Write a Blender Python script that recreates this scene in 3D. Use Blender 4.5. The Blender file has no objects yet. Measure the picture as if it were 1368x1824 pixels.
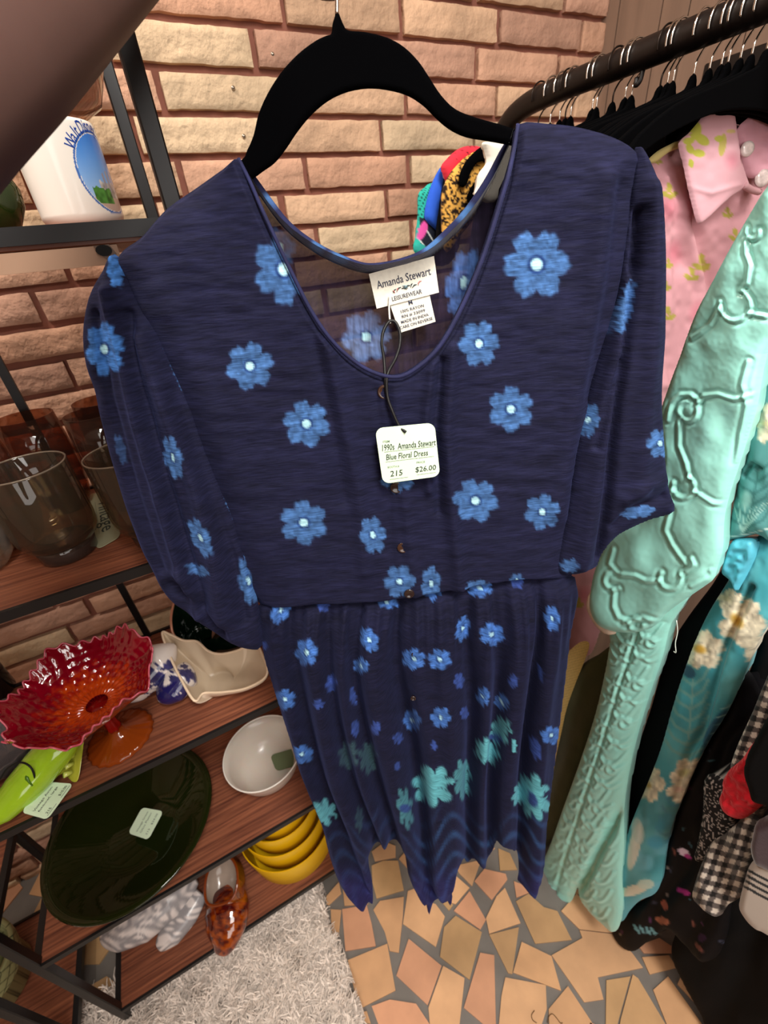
import bpy, math, random
import numpy as np
from mathutils import Matrix, Vector

random.seed(7); rng = np.random.default_rng(7)
C = bpy.context.scene.collection
scene = bpy.context.scene

# ------------------------------------------------------------------ camera
CAMH = 1.5
F = 764.85                                   # focal length in pixels of the 1368 x 1824 frame
M = np.array([[0.88195614, -0.46349095, -0.0856125],
              [-0.31214249, -0.43826696, -0.84290518],
              [0.35315779, 0.7701287, -0.53120746]])      # rows: camera right, down, forward in world axes
cam_data = bpy.data.cameras.new('camera'); cam = bpy.data.objects.new('camera', cam_data); C.objects.link(cam)
cam_data.sensor_fit = 'VERTICAL'; cam_data.sensor_height = 24.0
cam_data.lens = F / 1824 * 24.0; cam_data.clip_start = 0.01
mw = Matrix.Identity(4)
for i in range(3):
    mw[i][0] = M[0][i]; mw[i][1] = -M[1][i]; mw[i][2] = -M[2][i]
mw[2][3] = CAMH
cam.matrix_world = mw
scene.camera = cam
cam_data.dof.use_dof = True; cam_data.dof.focus_distance = 0.42
cam_data.dof.aperture_fstop = (cam_data.lens / 1000) / 0.0019

# ------------------------------------------------------------------ light and exposure
world = bpy.data.worlds.new('world'); scene.world = world; world.use_nodes = True
world.node_tree.nodes['Background'].inputs[0].default_value = (1.0, 0.86, 0.74, 1)
world.node_tree.nodes['Background'].inputs[1].default_value = 0.3
scene.view_settings.view_transform = 'Standard'; scene.view_settings.look = 'None'
scene.view_settings.gamma = 1.0; scene.view_settings.use_curve_mapping = False
scene.view_settings.exposure = 0.0
scene.cycles.transparent_max_bounces = 40

def area(name, loc, target, sx, sy, power, col, spread=180):
    l = bpy.data.lights.new(name, 'AREA'); l.shape = 'RECTANGLE'; l.size = sx; l.size_y = sy
    l.energy = power; l.color = col; l.spread = math.radians(spread)
    o = bpy.data.objects.new(name, l); C.objects.link(o); o.location = loc
    o.rotation_euler = (Vector(target) - Vector(loc)).to_track_quat('-Z', 'Y').to_euler()
    return o
area('ceiling_light_panel', (-0.50, 0.60, 2.6), (-0.3, 0.85, 1.2), 0.3, 0.2, 17, (1.0, 0.92, 0.82))
area('room_fill_light', (-0.3, -2.3, 1.7), (-0.1, 0.6, 0.8), 1.8, 1.4, 28, (1.0, 0.95, 0.90))  # added fill behind the camera to lift the whole room, no actual window
area('shop_light_behind', (0.15, -1.1, 2.45), (0.2, 0.4, 1.1), 0.9, 0.7, 15, (1.0, 0.97, 0.92))
area('garment_fill_light', (0.2, -0.5, 2.6), (0.55, 0.2, 0.8), 0.4, 0.4, 14, (1.0, 0.96, 0.90), 110)  # added fill aimed at the garments, spread narrowed to spare the wall

# ------------------------------------------------------------------ image <-> place helpers
def rays(P):
    P = np.atleast_2d(np.asarray(P, float))
    v = np.stack([(P[:, 0] - 684) / F, (P[:, 1] - 912) / F, np.ones(len(P))], 1)
    return v @ M
ORG = np.array([0, 0, CAMH])
class Plane:
    def __init__(s, p, n):
        s.p = np.array(p, float) - ORG; n = np.array(n, float); n /= np.linalg.norm(n)
        if n @ s.p > 0: n = -n
        s.n = n
    def hit(s, P, off=0.0):
        r = rays(P); t = ((s.p + s.n * 0) @ s.n + off) / (r @ s.n)
        return r * t[:, None] + ORG
    def shift(s, d):                                    # nearer to the viewer by d
        return Plane(s.p + s.n * d + ORG, s.n)
def PX(v): return Plane((v, 0, 0), (1, 0, 0))
def PY(v): return Plane((0, v, 0), (0, 1, 0))
def PZ(v): return Plane((0, 0, v), (0, 0, 1))
def at(pl, x, y): return pl.hit([(x, y)])[0]

def srgb(c):
    c = np.asarray(c, float) / 255.0
    return np.where(c <= 0.04045, c / 12.92, ((c + 0.055) / 1.055) ** 2.4)

# ------------------------------------------------------------------ materials
def mat(name, color=(128, 128, 128), vcol=False, rough=0.7, spec=0.4, metal=0.0, sheen=0.0, bump=None, noise=None,
        alpha=1.0, coat=0.0, trans=0.0, emit=None, sheen_col=None, ior=1.45, sss=0.0, stretch=(1, 1, 1), weave=None, bdist=0.002):
    m = bpy.data.materials.new(name); m.use_nodes = True; nt = m.node_tree; n = nt.nodes; L = nt.links
    b = n['Principled BSDF']
    lin = tuple(srgb(color)) + (1,)
    b.inputs['Base Color'].default_value = lin
    b.inputs['Roughness'].default_value = rough; b.inputs['Metallic'].default_value = metal
    b.inputs['Specular IOR Level'].default_value = spec; b.inputs['IOR'].default_value = ior
    b.inputs['Sheen Weight'].default_value = sheen; b.inputs['Sheen Roughness'].default_value = 0.4
    if sheen_col is not None: b.inputs['Sheen Tint'].default_value = tuple(srgb(sheen_col)) + (1,)
    b.inputs['Coat Weight'].default_value = coat; b.inputs['Coat Roughness'].default_value = 0.06
    b.inputs['Transmission Weight'].default_value = trans; b.inputs['Alpha'].default_value = alpha
    b.inputs['Subsurface Weight'].default_value = sss; b.inputs['Subsurface Scale'].default_value = 0.01
    if emit: b.inputs['Emission Color'].default_value = tuple(srgb(emit[0])) + (1,); b.inputs['Emission Strength'].default_value = emit[1]
    src = None
    if vcol:
        a = n.new('ShaderNodeAttribute'); a.attribute_name = 'Col'; src = a.outputs['Color']
    tc = n.new('ShaderNodeTexCoord'); mp = n.new('ShaderNodeMapping'); L.new(tc.outputs['Object'], mp.inputs[0])
    mp.inputs['Scale'].default_value = stretch
    if noise:                                            # (scale, amount): mottling of the thing's own colour
        tx = n.new('ShaderNodeTexNoise'); tx.inputs['Scale'].default_value = noise[0]; tx.inputs['Detail'].default_value = 6
        L.new(mp.outputs[0], tx.inputs['Vector'])
        mr = n.new('ShaderNodeMapRange'); L.new(tx.outputs[0], mr.inputs[0])
        mr.inputs['From Min'].default_value = 0.3; mr.inputs['From Max'].default_value = 0.7
        mr.inputs['To Min'].default_value = 1 - noise[1]; mr.inputs['To Max'].default_value = 1 + noise[1]
        vm = n.new('ShaderNodeVectorMath'); vm.operation = 'SCALE'
        if src is not None: L.new(src, vm.inputs[0])
        else: vm.inputs[0].default_value = lin[:3]
        L.new(mr.outputs[0], vm.inputs['Scale']); src = vm.outputs[0]
    if src is not None: L.new(src, b.inputs['Base Color'])
    h = None
    if bump:                                             # (scale, strength)
        tx = n.new('ShaderNodeTexNoise'); tx.inputs['Scale'].default_value = bump[0]; tx.inputs['Detail'].default_value = 5
        L.new(mp.outputs[0], tx.inputs['Vector']); h = tx.outputs[0]
        bp = n.new('ShaderNodeBump'); bp.inputs['Strength'].default_value = bump[1]; bp.inputs['Distance'].default_value = bdist
        L.new(h, bp.inputs['Height']); L.new(bp.outputs[0], b.inputs['Normal'])
    return m

def glass(name, color, dens=0.5, rough=0.03, gloss=1.0, vcol=False):
    """thin tinted glass: light passes straight through with the tint, the surface reflects by fresnel"""
    m = bpy.data.materials.new(name); m.use_nodes = True; nt = m.node_tree; n = nt.nodes; L = nt.links
    n.remove(n['Principled BSDF']); out = n['Material Output']
    t = n.new('ShaderNodeBsdfTransparent'); lin = srgb(color); t.inputs[0].default_value = tuple(lin) + (1,)
    d = n.new('ShaderNodeBsdfDiffuse'); d.inputs[0].default_value = tuple(lin) + (1,)
    if vcol:
        a = n.new('ShaderNodeAttribute'); a.attribute_name = 'Col'; L.new(a.outputs['Color'], t.inputs[0]); L.new(a.outputs['Color'], d.inputs[0])
    mx0 = n.new('ShaderNodeMixShader'); mx0.inputs[0].default_value = dens; L.new(t.outputs[0], mx0.inputs[1]); L.new(d.outputs[0], mx0.inputs[2])
    g = n.new('ShaderNodeBsdfGlossy'); g.inputs['Roughness'].default_value = rough
    lw = n.new('ShaderNodeLayerWeight'); pw = n.new('ShaderNodeMath'); pw.operation = 'POWER'; pw.inputs[1].default_value = 4.5; L.new(lw.outputs['Facing'], pw.inputs[0]); lw.inputs['Blend'].default_value = 0.5
    ma = n.new('ShaderNodeMath'); ma.operation = 'MULTIPLY_ADD'; ma.inputs[1].default_value = min(0.75, .45 * gloss); ma.inputs[2].default_value = .03 * gloss; ma.use_clamp = True; L.new(pw.outputs[0], ma.inputs[0])
    mx = n.new('ShaderNodeMixShader'); L.new(ma.outputs[0], mx.inputs[0]); L.new(mx0.outputs[0], mx.inputs[1]); L.new(g.outputs[0], mx.inputs[2])
    L.new(mx.outputs[0], out.inputs[0])
    return m

def wood(name, c1, c2, scale=(2.2, 42, 42)):
    m = bpy.data.materials.new(name); m.use_nodes = True; nt = m.node_tree; n = nt.nodes; L = nt.links
    b = n['Principled BSDF']; b.inputs['Roughness'].default_value = 0.45; b.inputs['Specular IOR Level'].default_value = 0.4
    tc = n.new('ShaderNodeTexCoord'); mp = n.new('ShaderNodeMapping'); mp.inputs['Scale'].default_value = scale
    L.new(tc.outputs['Object'], mp.inputs[0])
    t1 = n.new('ShaderNodeTexNoise'); t1.inputs['Scale'].default_value = 3; t1.inputs['Detail'].default_value = 8; t1.inputs['Roughness'].default_value = 0.65
    L.new(mp.outputs[0], t1.inputs['Vector'])
    w = n.new('ShaderNodeTexWave'); w.bands_direction = 'Y'; w.inputs['Scale'].default_value = 0.8; w.inputs['Distortion'].default_value = 14; w.inputs['Detail'].default_value = 3
    L.new(mp.outputs[0], w.inputs['Vector'])
    mx = n.new('ShaderNodeMix'); mx.inputs[0].default_value = 0.15; L.new(t1.outputs[0], mx.inputs[2]); L.new(w.outputs[0], mx.inputs[3])
    cr = n.new('ShaderNodeValToRGB'); cr.color_ramp.elements[0].position = 0.3; cr.color_ramp.elements[1].position = 0.72
    cr.color_ramp.elements[0].color = tuple(srgb(c1)) + (1,); cr.color_ramp.elements[1].color = tuple(srgb(c2)) + (1,)
    L.new(mx.outputs[0], cr.inputs[0]); L.new(cr.outputs[0], b.inputs['Base Color'])
    return m

# ------------------------------------------------------------------ objects
def link_mesh(name, V, Fc, m=None, parent=None, col=None, smooth=True, midx=None):
    """one mesh object; V world coordinates; Fc list of faces or (n,4)/(n,3) array"""
    V = np.asarray(V, float)
    org = np.array(parent['_o']) if parent is not None else np.zeros(3)
    me = bpy.data.meshes.new(name)
    if isinstance(Fc, np.ndarray):
        k = Fc.shape[1]; nf = len(Fc)
        me.vertices.add(len(V)); me.vertices.foreach_set('co', (V - org).astype(np.float32).ravel())
        me.loops.add(nf * k); me.loops.foreach_set('vertex_index', Fc.astype(np.int32).ravel())
        me.polygons.add(nf); me.polygons.foreach_set('loop_start', np.arange(0, nf * k, k, dtype=np.int32))
        me.update(calc_edges=True); me.validate()
    else:
        me.from_pydata([tuple(v) for v in (V - org)], [], [tuple(f) for f in Fc]); me.update()
    if smooth: me.polygons.foreach_set('use_smooth', np.ones(len(me.polygons), bool))
    if col is not None:
        a = me.color_attributes.new('Col', 'FLOAT_COLOR', 'POINT')
        c4 = np.ones((len(V), 4), np.float32); c4[:, :3] = srgb(col)
        a.data.foreach_set('color', c4.ravel())
    o = bpy.data.objects.new(name, me); C.objects.link(o)
    if m is not None:
        for mm in (m if isinstance(m, (list, tuple)) else [m]): me.materials.append(mm)
    if midx is not None: me.polygons.foreach_set('material_index', np.asarray(midx, np.int32))
    o['_o'] = [float(a) for a in org]
    if parent is not None: o.parent = parent
    return o
def tag(o, label=None, cat=None, group=None, kind=None):
    if label: o['label'] = label
    if cat: o['category'] = cat
    if group: o['group'] = group
    if kind: o['kind'] = kind
    return o
def thing(name, label, cat, loc, group=None):
    o = bpy.data.objects.new(name, None); C.objects.link(o); o.location = [float(v) for v in loc]; o['_o'] = [float(v) for v in loc]
    o.empty_display_size = 0.05
    return tag(o, label, cat, group)

class G:
    """collects shapes into one mesh"""
    def __init__(s): s.V = []; s.F = []; s.Cc = []; s.n = 0
    def add(s, V, Fc, col=None):
        V = np.asarray(V, float); s.V.append(V); s.F += [tuple(int(i) + s.n for i in f) for f in Fc]; s.n += len(V)
        s.Cc.append(np.tile(np.asarray(col if col is not None else (128, 128, 128), float), (len(V), 1)) if np.ndim(col) < 2 else np.asarray(col, float))
        return s
    def box(s, a, b, col=None, bev=0.0):
        (x0, y0, z0), (x1, y1, z1) = a, b
        if bev <= 0:
            V = [(x0, y0, z0), (x1, y0, z0), (x1, y1, z0), (x0, y1, z0), (x0, y0, z1), (x1, y0, z1), (x1, y1, z1), (x0, y1, z1)]
            return s.add(V, [(0, 3, 2, 1), (4, 5, 6, 7), (0, 1, 5, 4), (1, 2, 6, 5), (2, 3, 7, 6), (3, 0, 4, 7)], col)
        V = []; e = bev
        for z, k in ((z0, e), (z0 + e, 0), (z1 - e, 0), (z1, e)):
            V += [(x0 + e, y0 + k, z), (x1 - e, y0 + k, z), (x1 - k, y0 + e, z), (x1 - k, y1 - e, z), (x1 - e, y1 - k, z), (x0 + e, y1 - k, z), (x0 + k, y1 - e, z), (x0 + k, y0 + e, z)]
        Fc = [tuple(range(7, -1, -1)), tuple(range(24, 32))]
        for r in range(3):
            for i in range(8): Fc.append((r * 8 + i, r * 8 + (i + 1) % 8, (r + 1) * 8 + (i + 1) % 8, (r + 1) * 8 + i))
        return s.add(V, Fc, col)
    def tube(s, pts, r, sides=8, col=None, cap=True, flat=1.0, up=None):
        P = np.asarray(pts, float); R = np.full(len(P), r) if np.isscalar(r) else np.asarray(r, float)
        T = np.gradient(P, axis=0); T /= np.linalg.norm(T, axis=1)[:, None] + 1e-12
        u = np.array(up if up is not None else (0, 0, 1.0), float)
        if abs(T[0] @ u) > 0.95: u = np.array((1.0, 0, 0)) if up is None else u + np.array((0.1, 0.3, 0))
        V = []; a = np.arange(sides) / sides * 2 * np.pi
        for i in range(len(P)):
            u = u - T[i] * (u @ T[i]); u /= np.linalg.norm(u); w = np.cross(T[i], u)
            V.append(P[i] + R[i] * (np.cos(a)[:, None] * w + flat * np.sin(a)[:, None] * u))
        V = np.concatenate(V); n = len(P); Fc = []
        for i in range(n - 1):
            for k in range(sides):
                k2 = (k + 1) % sides; Fc.append((i * sides + k, i * sides + k2, (i + 1) * sides + k2, (i + 1) * sides + k))
        if cap: Fc += [tuple(range(sides - 1, -1, -1)), tuple((n - 1) * sides + k for k in range(sides))]
        return s.add(V, Fc, col)
    def lathe(s, prof, c, seg=40, col=None, rf=None, axis=None, closed=False, zf=None):
        """prof: (r, z) pairs from c; rf(theta, i) scales the radius, zf adds height"""
        V = []; th = np.arange(seg) / seg * 2 * np.pi
        for i, (r, z) in enumerate(prof):
            k = rf(th, i) if rf else 1.0; dz = zf(th, i) if zf else 0.0
            V.append(np.stack([r * k * np.cos(th), r * k * np.sin(th), z + dz + 0 * th], 1))
        V = np.concatenate(V)
        if axis is not None:
            q = Vector((0, 0, 1)).rotation_difference(Vector(axis)).to_matrix(); V = V @ np.array(q).T
        V = V + np.asarray(c, float); Fc = []; n = len(prof)
        for i in range(n - 1 + (1 if closed else 0)):
            j = (i + 1) % n
            for k in range(seg):
                k2 = (k + 1) % seg; Fc.append((i * seg + k, i * seg + k2, j * seg + k2, j * seg + k))
        if not closed:
            if prof[0][0] > 1e-6: Fc.append(tuple(range(seg - 1, -1, -1)))
            if prof[-1][0] > 1e-6 and prof[-1][0] < 1e3 and False: pass
        return s.add(V, Fc, col)
    def loft(s, rings, col=None, closed_ends=True):
        n = len(rings[0]); V = np.concatenate([np.asarray(r, float) for r in rings]); Fc = []
        for i in range(len(rings) - 1):
            for k in range(n):
                k2 = (k + 1) % n; Fc.append((i * n + k, i * n + k2, (i + 1) * n + k2, (i + 1) * n + k))
        if closed_ends: Fc += [tuple(range(n - 1, -1, -1)), tuple((len(rings) - 1) * n + k for k in range(n))]
        return s.add(V, Fc, col)
    def slab(s, pts, vec, col=None):
        """flat polygon given thickness"""
        P = np.asarray(pts, float); n = len(P); V = np.concatenate([P, P + np.asarray(vec, float)])
        Fc = [tuple(range(n)), tuple(range(2 * n - 1, n - 1, -1))] + [(i, i + n, (i + 1) % n + n, (i + 1) % n) for i in range(n)]
        return s.add(V, Fc, col)
    def make(s, name, m, parent=None, smooth=True, vcol=False):
        V = np.concatenate(s.V)
        return link_mesh(name, V, s.F, m, parent, np.concatenate(s.Cc) if vcol else None, smooth)

def autosmooth(o, ang=40):
    me = o.data; me.polygons.foreach_set('use_smooth', np.ones(len(me.polygons), bool))
    me.set_sharp_from_angle(angle=math.radians(ang)); return o

def catmull(P, k=6, closed=True):
    P = np.asarray(P, float); n = len(P); out = []
    rngi = range(n) if closed else range(n - 1)
    for i in rngi:
        if closed: a, b, c, d = P[(i - 1) % n], P[i], P[(i + 1) % n], P[(i + 2) % n]
        else: a, b, c, d = P[max(i - 1, 0)], P[i], P[i + 1], P[min(i + 2, n - 1)]
        for t in np.arange(k) / k:
            out.append(0.5 * ((2 * b) + (-a + c) * t + (2 * a - 5 * b + 4 * c - d) * t * t + (-a + 3 * b - 3 * c + d) * t ** 3))
    if not closed: out.append(P[-1])
    return np.array(out)

def inside(X, Y, P):
    r = np.zeros(X.shape, bool); n = len(P)
    for i in range(n):
        x1, y1 = P[i]; x2, y2 = P[(i + 1) % n]
        if y1 == y2: continue
        c = ((y1 > Y) != (y2 > Y)) & (X < (x2 - x1) * (Y - y1) / (y2 - y1) + x1)
        r ^= c
    return r
def pdist(X, Y, P, closed=True, near=False):
    best = np.full(X.shape, 1e9); bx = X.copy(); by = Y.copy(); n = len(P)
    for i in range(n if closed else n - 1):
        x1, y1 = P[i]; x2, y2 = P[(i + 1) % n]; dx, dy = x2 - x1, y2 - y1
        t = np.clip(((X - x1) * dx + (Y - y1) * dy) / (dx * dx + dy * dy + 1e-9), 0, 1)
        qx = x1 + t * dx; qy = y1 + t * dy; d = (X - qx) ** 2 + (Y - qy) ** 2
        k = d < best; best[k] = d[k]
        if near: bx[k] = qx[k]; by[k] = qy[k]
    best = np.sqrt(best)
    return (best, bx, by) if near else best

def grid_in(P, step):
    x0, y0 = P.min(0) - step; x1, y1 = P.max(0) + step
    xs = np.arange(x0, x1 + step, step); ys = np.arange(y0, y1 + step, step)
    X, Y = np.meshgrid(xs, ys); q = inside(X[:-1, :-1] + step / 2, Y[:-1, :-1] + step / 2, P)
    idx = np.arange(X.size).reshape(X.shape)
    Q = np.stack([idx[:-1, :-1][q], idx[1:, :-1][q], idx[1:, 1:][q], idx[:-1, 1:][q]], 1)
    cnt = np.bincount(Q.ravel(), minlength=X.size); used = cnt > 0
    mp = -np.ones(X.size, int); mp[used] = np.arange(used.sum())
    Xu = X.ravel()[used]; Yu = Y.ravel()[used]; bd = cnt[used] < 4
    d, nx, ny = pdist(Xu[bd], Yu[bd], P, near=True)
    ok = d < step * 1.6; bi = np.where(bd)[0][ok]; Xu[bi] = nx[ok]; Yu[bi] = ny[ok]
    return Xu, Yu, mp[Q], bi

def vnoise(x, y, seed=0):
    """smooth value noise"""
    r = np.random.default_rng(seed).random((64, 64)); xi = np.floor(x).astype(int); yi = np.floor(y).astype(int)
    fx = x - xi; fy = y - yi; fx = fx * fx * (3 - 2 * fx); fy = fy * fy * (3 - 2 * fy)
    g = lambda a, b: r[a % 64, b % 64]
    return (g(xi, yi) * (1 - fx) + g(xi + 1, yi) * fx) * (1 - fy) + (g(xi, yi + 1) * (1 - fx) + g(xi + 1, yi + 1) * fx) * fy - 0.5

def sheet(name, outline, plane, m, step=4, thick=0.01, prof=40, disp=None, paint=None, base=(128, 128, 128), parent=None,
          back=True, backstep=None, edge=None, smoothk=5, flip=1.0, deep=None):
    """a cloth panel: outline traced, laid on its own upright plane, puffed from its edge, with folds; closed behind"""
    P = catmull(outline, smoothk) if smoothk else np.asarray(outline, float)
    def prf(x, y):
        d = pdist(x, y, P if edge is None else np.asarray(edge, float), closed=edge is None)
        return d, np.sqrt(np.clip(1 - (1 - np.clip(d / prof, 0, 1)) ** 2, 0, 1))
    x, y, Q, bi = grid_in(P, step)
    d, k = prf(x, y)
    h = flip * thick * k
    if disp is not None: h = h + disp(x, y, d) * np.clip(d / 12.0, 0, 1)
    V = plane.hit(np.stack([x, y], 1)) + h[:, None] * plane.n
    col = np.tile(np.asarray(base, float), (len(x), 1))
    if paint is not None:                                 # the print follows the folded surface
        q = (V - ORG) @ M.T; paint(684 + F * q[:, 0] / q[:, 2], 912 + F * q[:, 1] / q[:, 2], col)
    n0 = len(V)
    if back:
        st = backstep or step * 2
        xb, yb, Qb, _ = grid_in(P, st); db, kb = prf(xb, yb)
        hb = -thick * kb
        if deep is not None:                              # the cloth reaches back from the seen edge
            hb = -deep * np.sqrt(np.clip(1 - (1 - np.clip(db / prof, 0, 1)) ** 2, 0, 1))
        Vb = plane.hit(np.stack([xb, yb], 1)) + hb[:, None] * plane.n
        cb = np.tile(np.asarray(base, float), (len(xb), 1))
        if paint is not None: paint(xb, yb, cb)
        V = np.concatenate([V, Vb]); col = np.concatenate([col, cb]); Q = np.concatenate([Q, (Qb + n0)[:, ::-1]])
    return link_mesh(name, V, Q, m, parent, col)

# ---- printed patterns of cloth and china (the thing's own colours)
def flower(x, y, col, cx, cy, rx, ry=None, rot=0.0, c=(72, 122, 182), pet=6, centre=True, ph=0.0, a=0.92, dot=1.0, seed=0):
    ry = ry or rx; s = np.abs(x - cx) < 1.5 * max(rx, ry); s &= np.abs(y - cy) < 1.5 * max(rx, ry)
    if not s.any(): return
    dx = x[s] - cx; dy = y[s] - cy; cr, sr = math.cos(math.radians(rot)), math.sin(math.radians(rot))
    u = (dx * cr + dy * sr) / rx; v = (-dx * sr + dy * cr) / ry
    r = np.hypot(u, v); th = np.arctan2(v, u) + ph
    lobe = np.abs(np.cos(pet / 2 * th)) ** 0.8; lobe = np.where(lobe < .5, lobe, .5 + .5 * (1 - (1 - (lobe - .5) * 2) ** 2))
    R = 0.72 + 0.27 * lobe + 0.03 * np.sin(th * 13 + cx) + 0.025 * np.sin(th * 23 + cy)
    f = np.clip((R - r) / 0.10, 0, 1)
    base = np.array(c, float)[None, :] * (1 + 0.35 * vnoise(x[s] / 5.0, y[s] / 5.0, 3))[:, None] * (0.9 + 0.12 * lobe)[:, None]
    cc = col[s]; cc = cc * (1 - a * f[:, None]) + base * a * f[:, None]
    if centre:
        k = 0.20 * dot; g = np.clip((k * 1.45 - r) / 0.06, 0, 1)[:, None]; cc = cc * (1 - 0.8 * g) + np.array((22, 44, 96.)) * 0.8 * g
        g = np.clip((k - r) / 0.06, 0, 1)[:, None]; cc = cc * (1 - g) + np.array((168, 214, 226.)) * g
    col[s] = cc
def blob(x, y, col, cx, cy, rx, ry, rot, c, a=1.0, soft=0.15):
    cr, sr = math.cos(math.radians(rot)), math.sin(math.radians(rot)); dx = x - cx; dy = y - cy
    u = (dx * cr + dy * sr) / rx; v = (-dx * sr + dy * cr) / ry; f = (np.clip((1 - np.hypot(u, v)) / soft, 0, 1) * a)[:, None]
    col[:] = col * (1 - f) + np.array(c, float) * f
def leaf(x, y, col, cx, cy, rx, ry, rot, c, n=5, a=0.95):
    """notched palm leaf"""
    cr, sr = math.cos(math.radians(rot)), math.sin(math.radians(rot)); dx = x - cx; dy = y - cy
    u = (dx * cr + dy * sr) / rx; v = (-dx * sr + dy * cr) / ry; r = np.hypot(u, v); th = np.arctan2(v, u)
    R = 0.50 + 0.50 * np.abs(np.cos(3.5 * th + .8 * r)) ** .6 - .35 * (np.abs(v) < .10) * (u > .2)
    f = (np.clip((R - r) / 0.1, 0, 1) * a)[:, None]; col[:] = col * (1 - f) + np.array(c, float) * f
def line(x, y, col, pts, w, c, a=1.0):
    f = (np.clip((w - pdist(x, y, np.asarray(pts, float), closed=False)) / max(w * 0.5, 1.0), 0, 1) * a)[:, None]
    col[:] = col * (1 - f) + np.array(c, float) * f
def ridge(x, y, pts, w, a):
    d = pdist(x, y, np.asarray(pts, float), closed=False); return a * np.exp(-(d / w) ** 2)

_tc = {}
def text2d(s, size=1.0):
    """outline of the default font as flat triangles, left aligned at 0"""
    if s in _tc: V, Fc = _tc[s]
    else:
        cu = bpy.data.curves.new('t', 'FONT'); cu.body = s; cu.resolution_u = 2; cu.offset = 0.003
        ob = bpy.data.objects.new('t', cu); C.objects.link(ob); dg = bpy.context.evaluated_depsgraph_get(); dg.update()
        me = bpy.data.meshes.new_from_object(ob.evaluated_get(dg)); V = np.array([v.co[:] for v in me.vertices]).reshape(-1, 3)[:, :2]
        Fc = [tuple(p.vertices) for p in me.polygons]; bpy.data.objects.remove(ob); bpy.data.curves.remove(cu); bpy.data.meshes.remove(me)
        _tc[s] = (V, Fc)
    return V * size, Fc
class Card:
    """flat rectangular label with corners tl, tr, br, bl; writing is laid on it in 0..1 coordinates"""
    def __init__(s, tl, tr, br, bl):
        s.c = [np.array(v, float) for v in (tl, tr, br, bl)]
        n = np.cross(s.c[1] - s.c[0], s.c[3] - s.c[0]); n /= np.linalg.norm(n)
        if n @ (ORG - s.c[0]) < 0: n = -n
        s.n = n; s.w = np.linalg.norm(s.c[1] - s.c[0]); s.h = np.linalg.norm(s.c[3] - s.c[0])
    def pt(s, u, v, lift=0.0):
        u = np.asarray(u, float)[..., None]; v = np.asarray(v, float)[..., None]; a, b, c, d = s.c
        return (a * (1 - u) + b * u) * (1 - v) + (d * (1 - u) + c * u) * v + s.n * lift
    def rounded(s, rad=0.12, k=5):
        out = []; asp = s.w / s.h
        for cx, cy, a0 in ((1 - rad, rad * asp, -90), (1 - rad, 1 - rad * asp, 0), (rad, 1 - rad * asp, 90), (rad, rad * asp, 180)):
            for i in range(k + 1):
                a = math.radians(a0 + 90 * i / k); out.append((cx + rad * math.cos(a), cy + rad * asp * math.sin(a)))
        return np.array(out)
    def body(s, name, m, parent=None, thick=0.0006, rad=0.12):
        p = s.rounded(rad) if rad > 0 else np.array([(0, 0), (1, 0), (1, 1), (0, 1.)])
        return G().slab(s.pt(p[:, 0], p[:, 1]), -s.n * thick).make(name, m, parent, smooth=False)
    def write(s, g, text, u, v, size, width=None, slant=0.0, rise=0.0):
        V, Fc = text2d(text, size); V = V.copy()
        if width: V[:, 0] *= width / max(V[:, 0].max(), 1e-6)
        V[:, 0] += slant * V[:, 1]
        g.add(s.pt(u + V[:, 0], v - V[:, 1] * s.w / s.h - rise * V[:, 0], 0.0005), Fc); return g
    def rule(s, g, u0, u1, v, w=0.008, v1=None):
        v1 = v if v1 is None else v1
        g.add(s.pt(np.array([u0, u1, u1, u0]), np.array([v, v1, v1 + w, v + w]), 0.0004), [(0, 1, 2, 3)]); return g
# ================================================================== the room
XW, YW = 1.12, 1.0                            # right wall, brick wall
def struct(name, g, m, smooth=False, vcol=False):
    o = g.make(name, m, None, smooth, vcol); o['kind'] = 'structure'; return o

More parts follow.
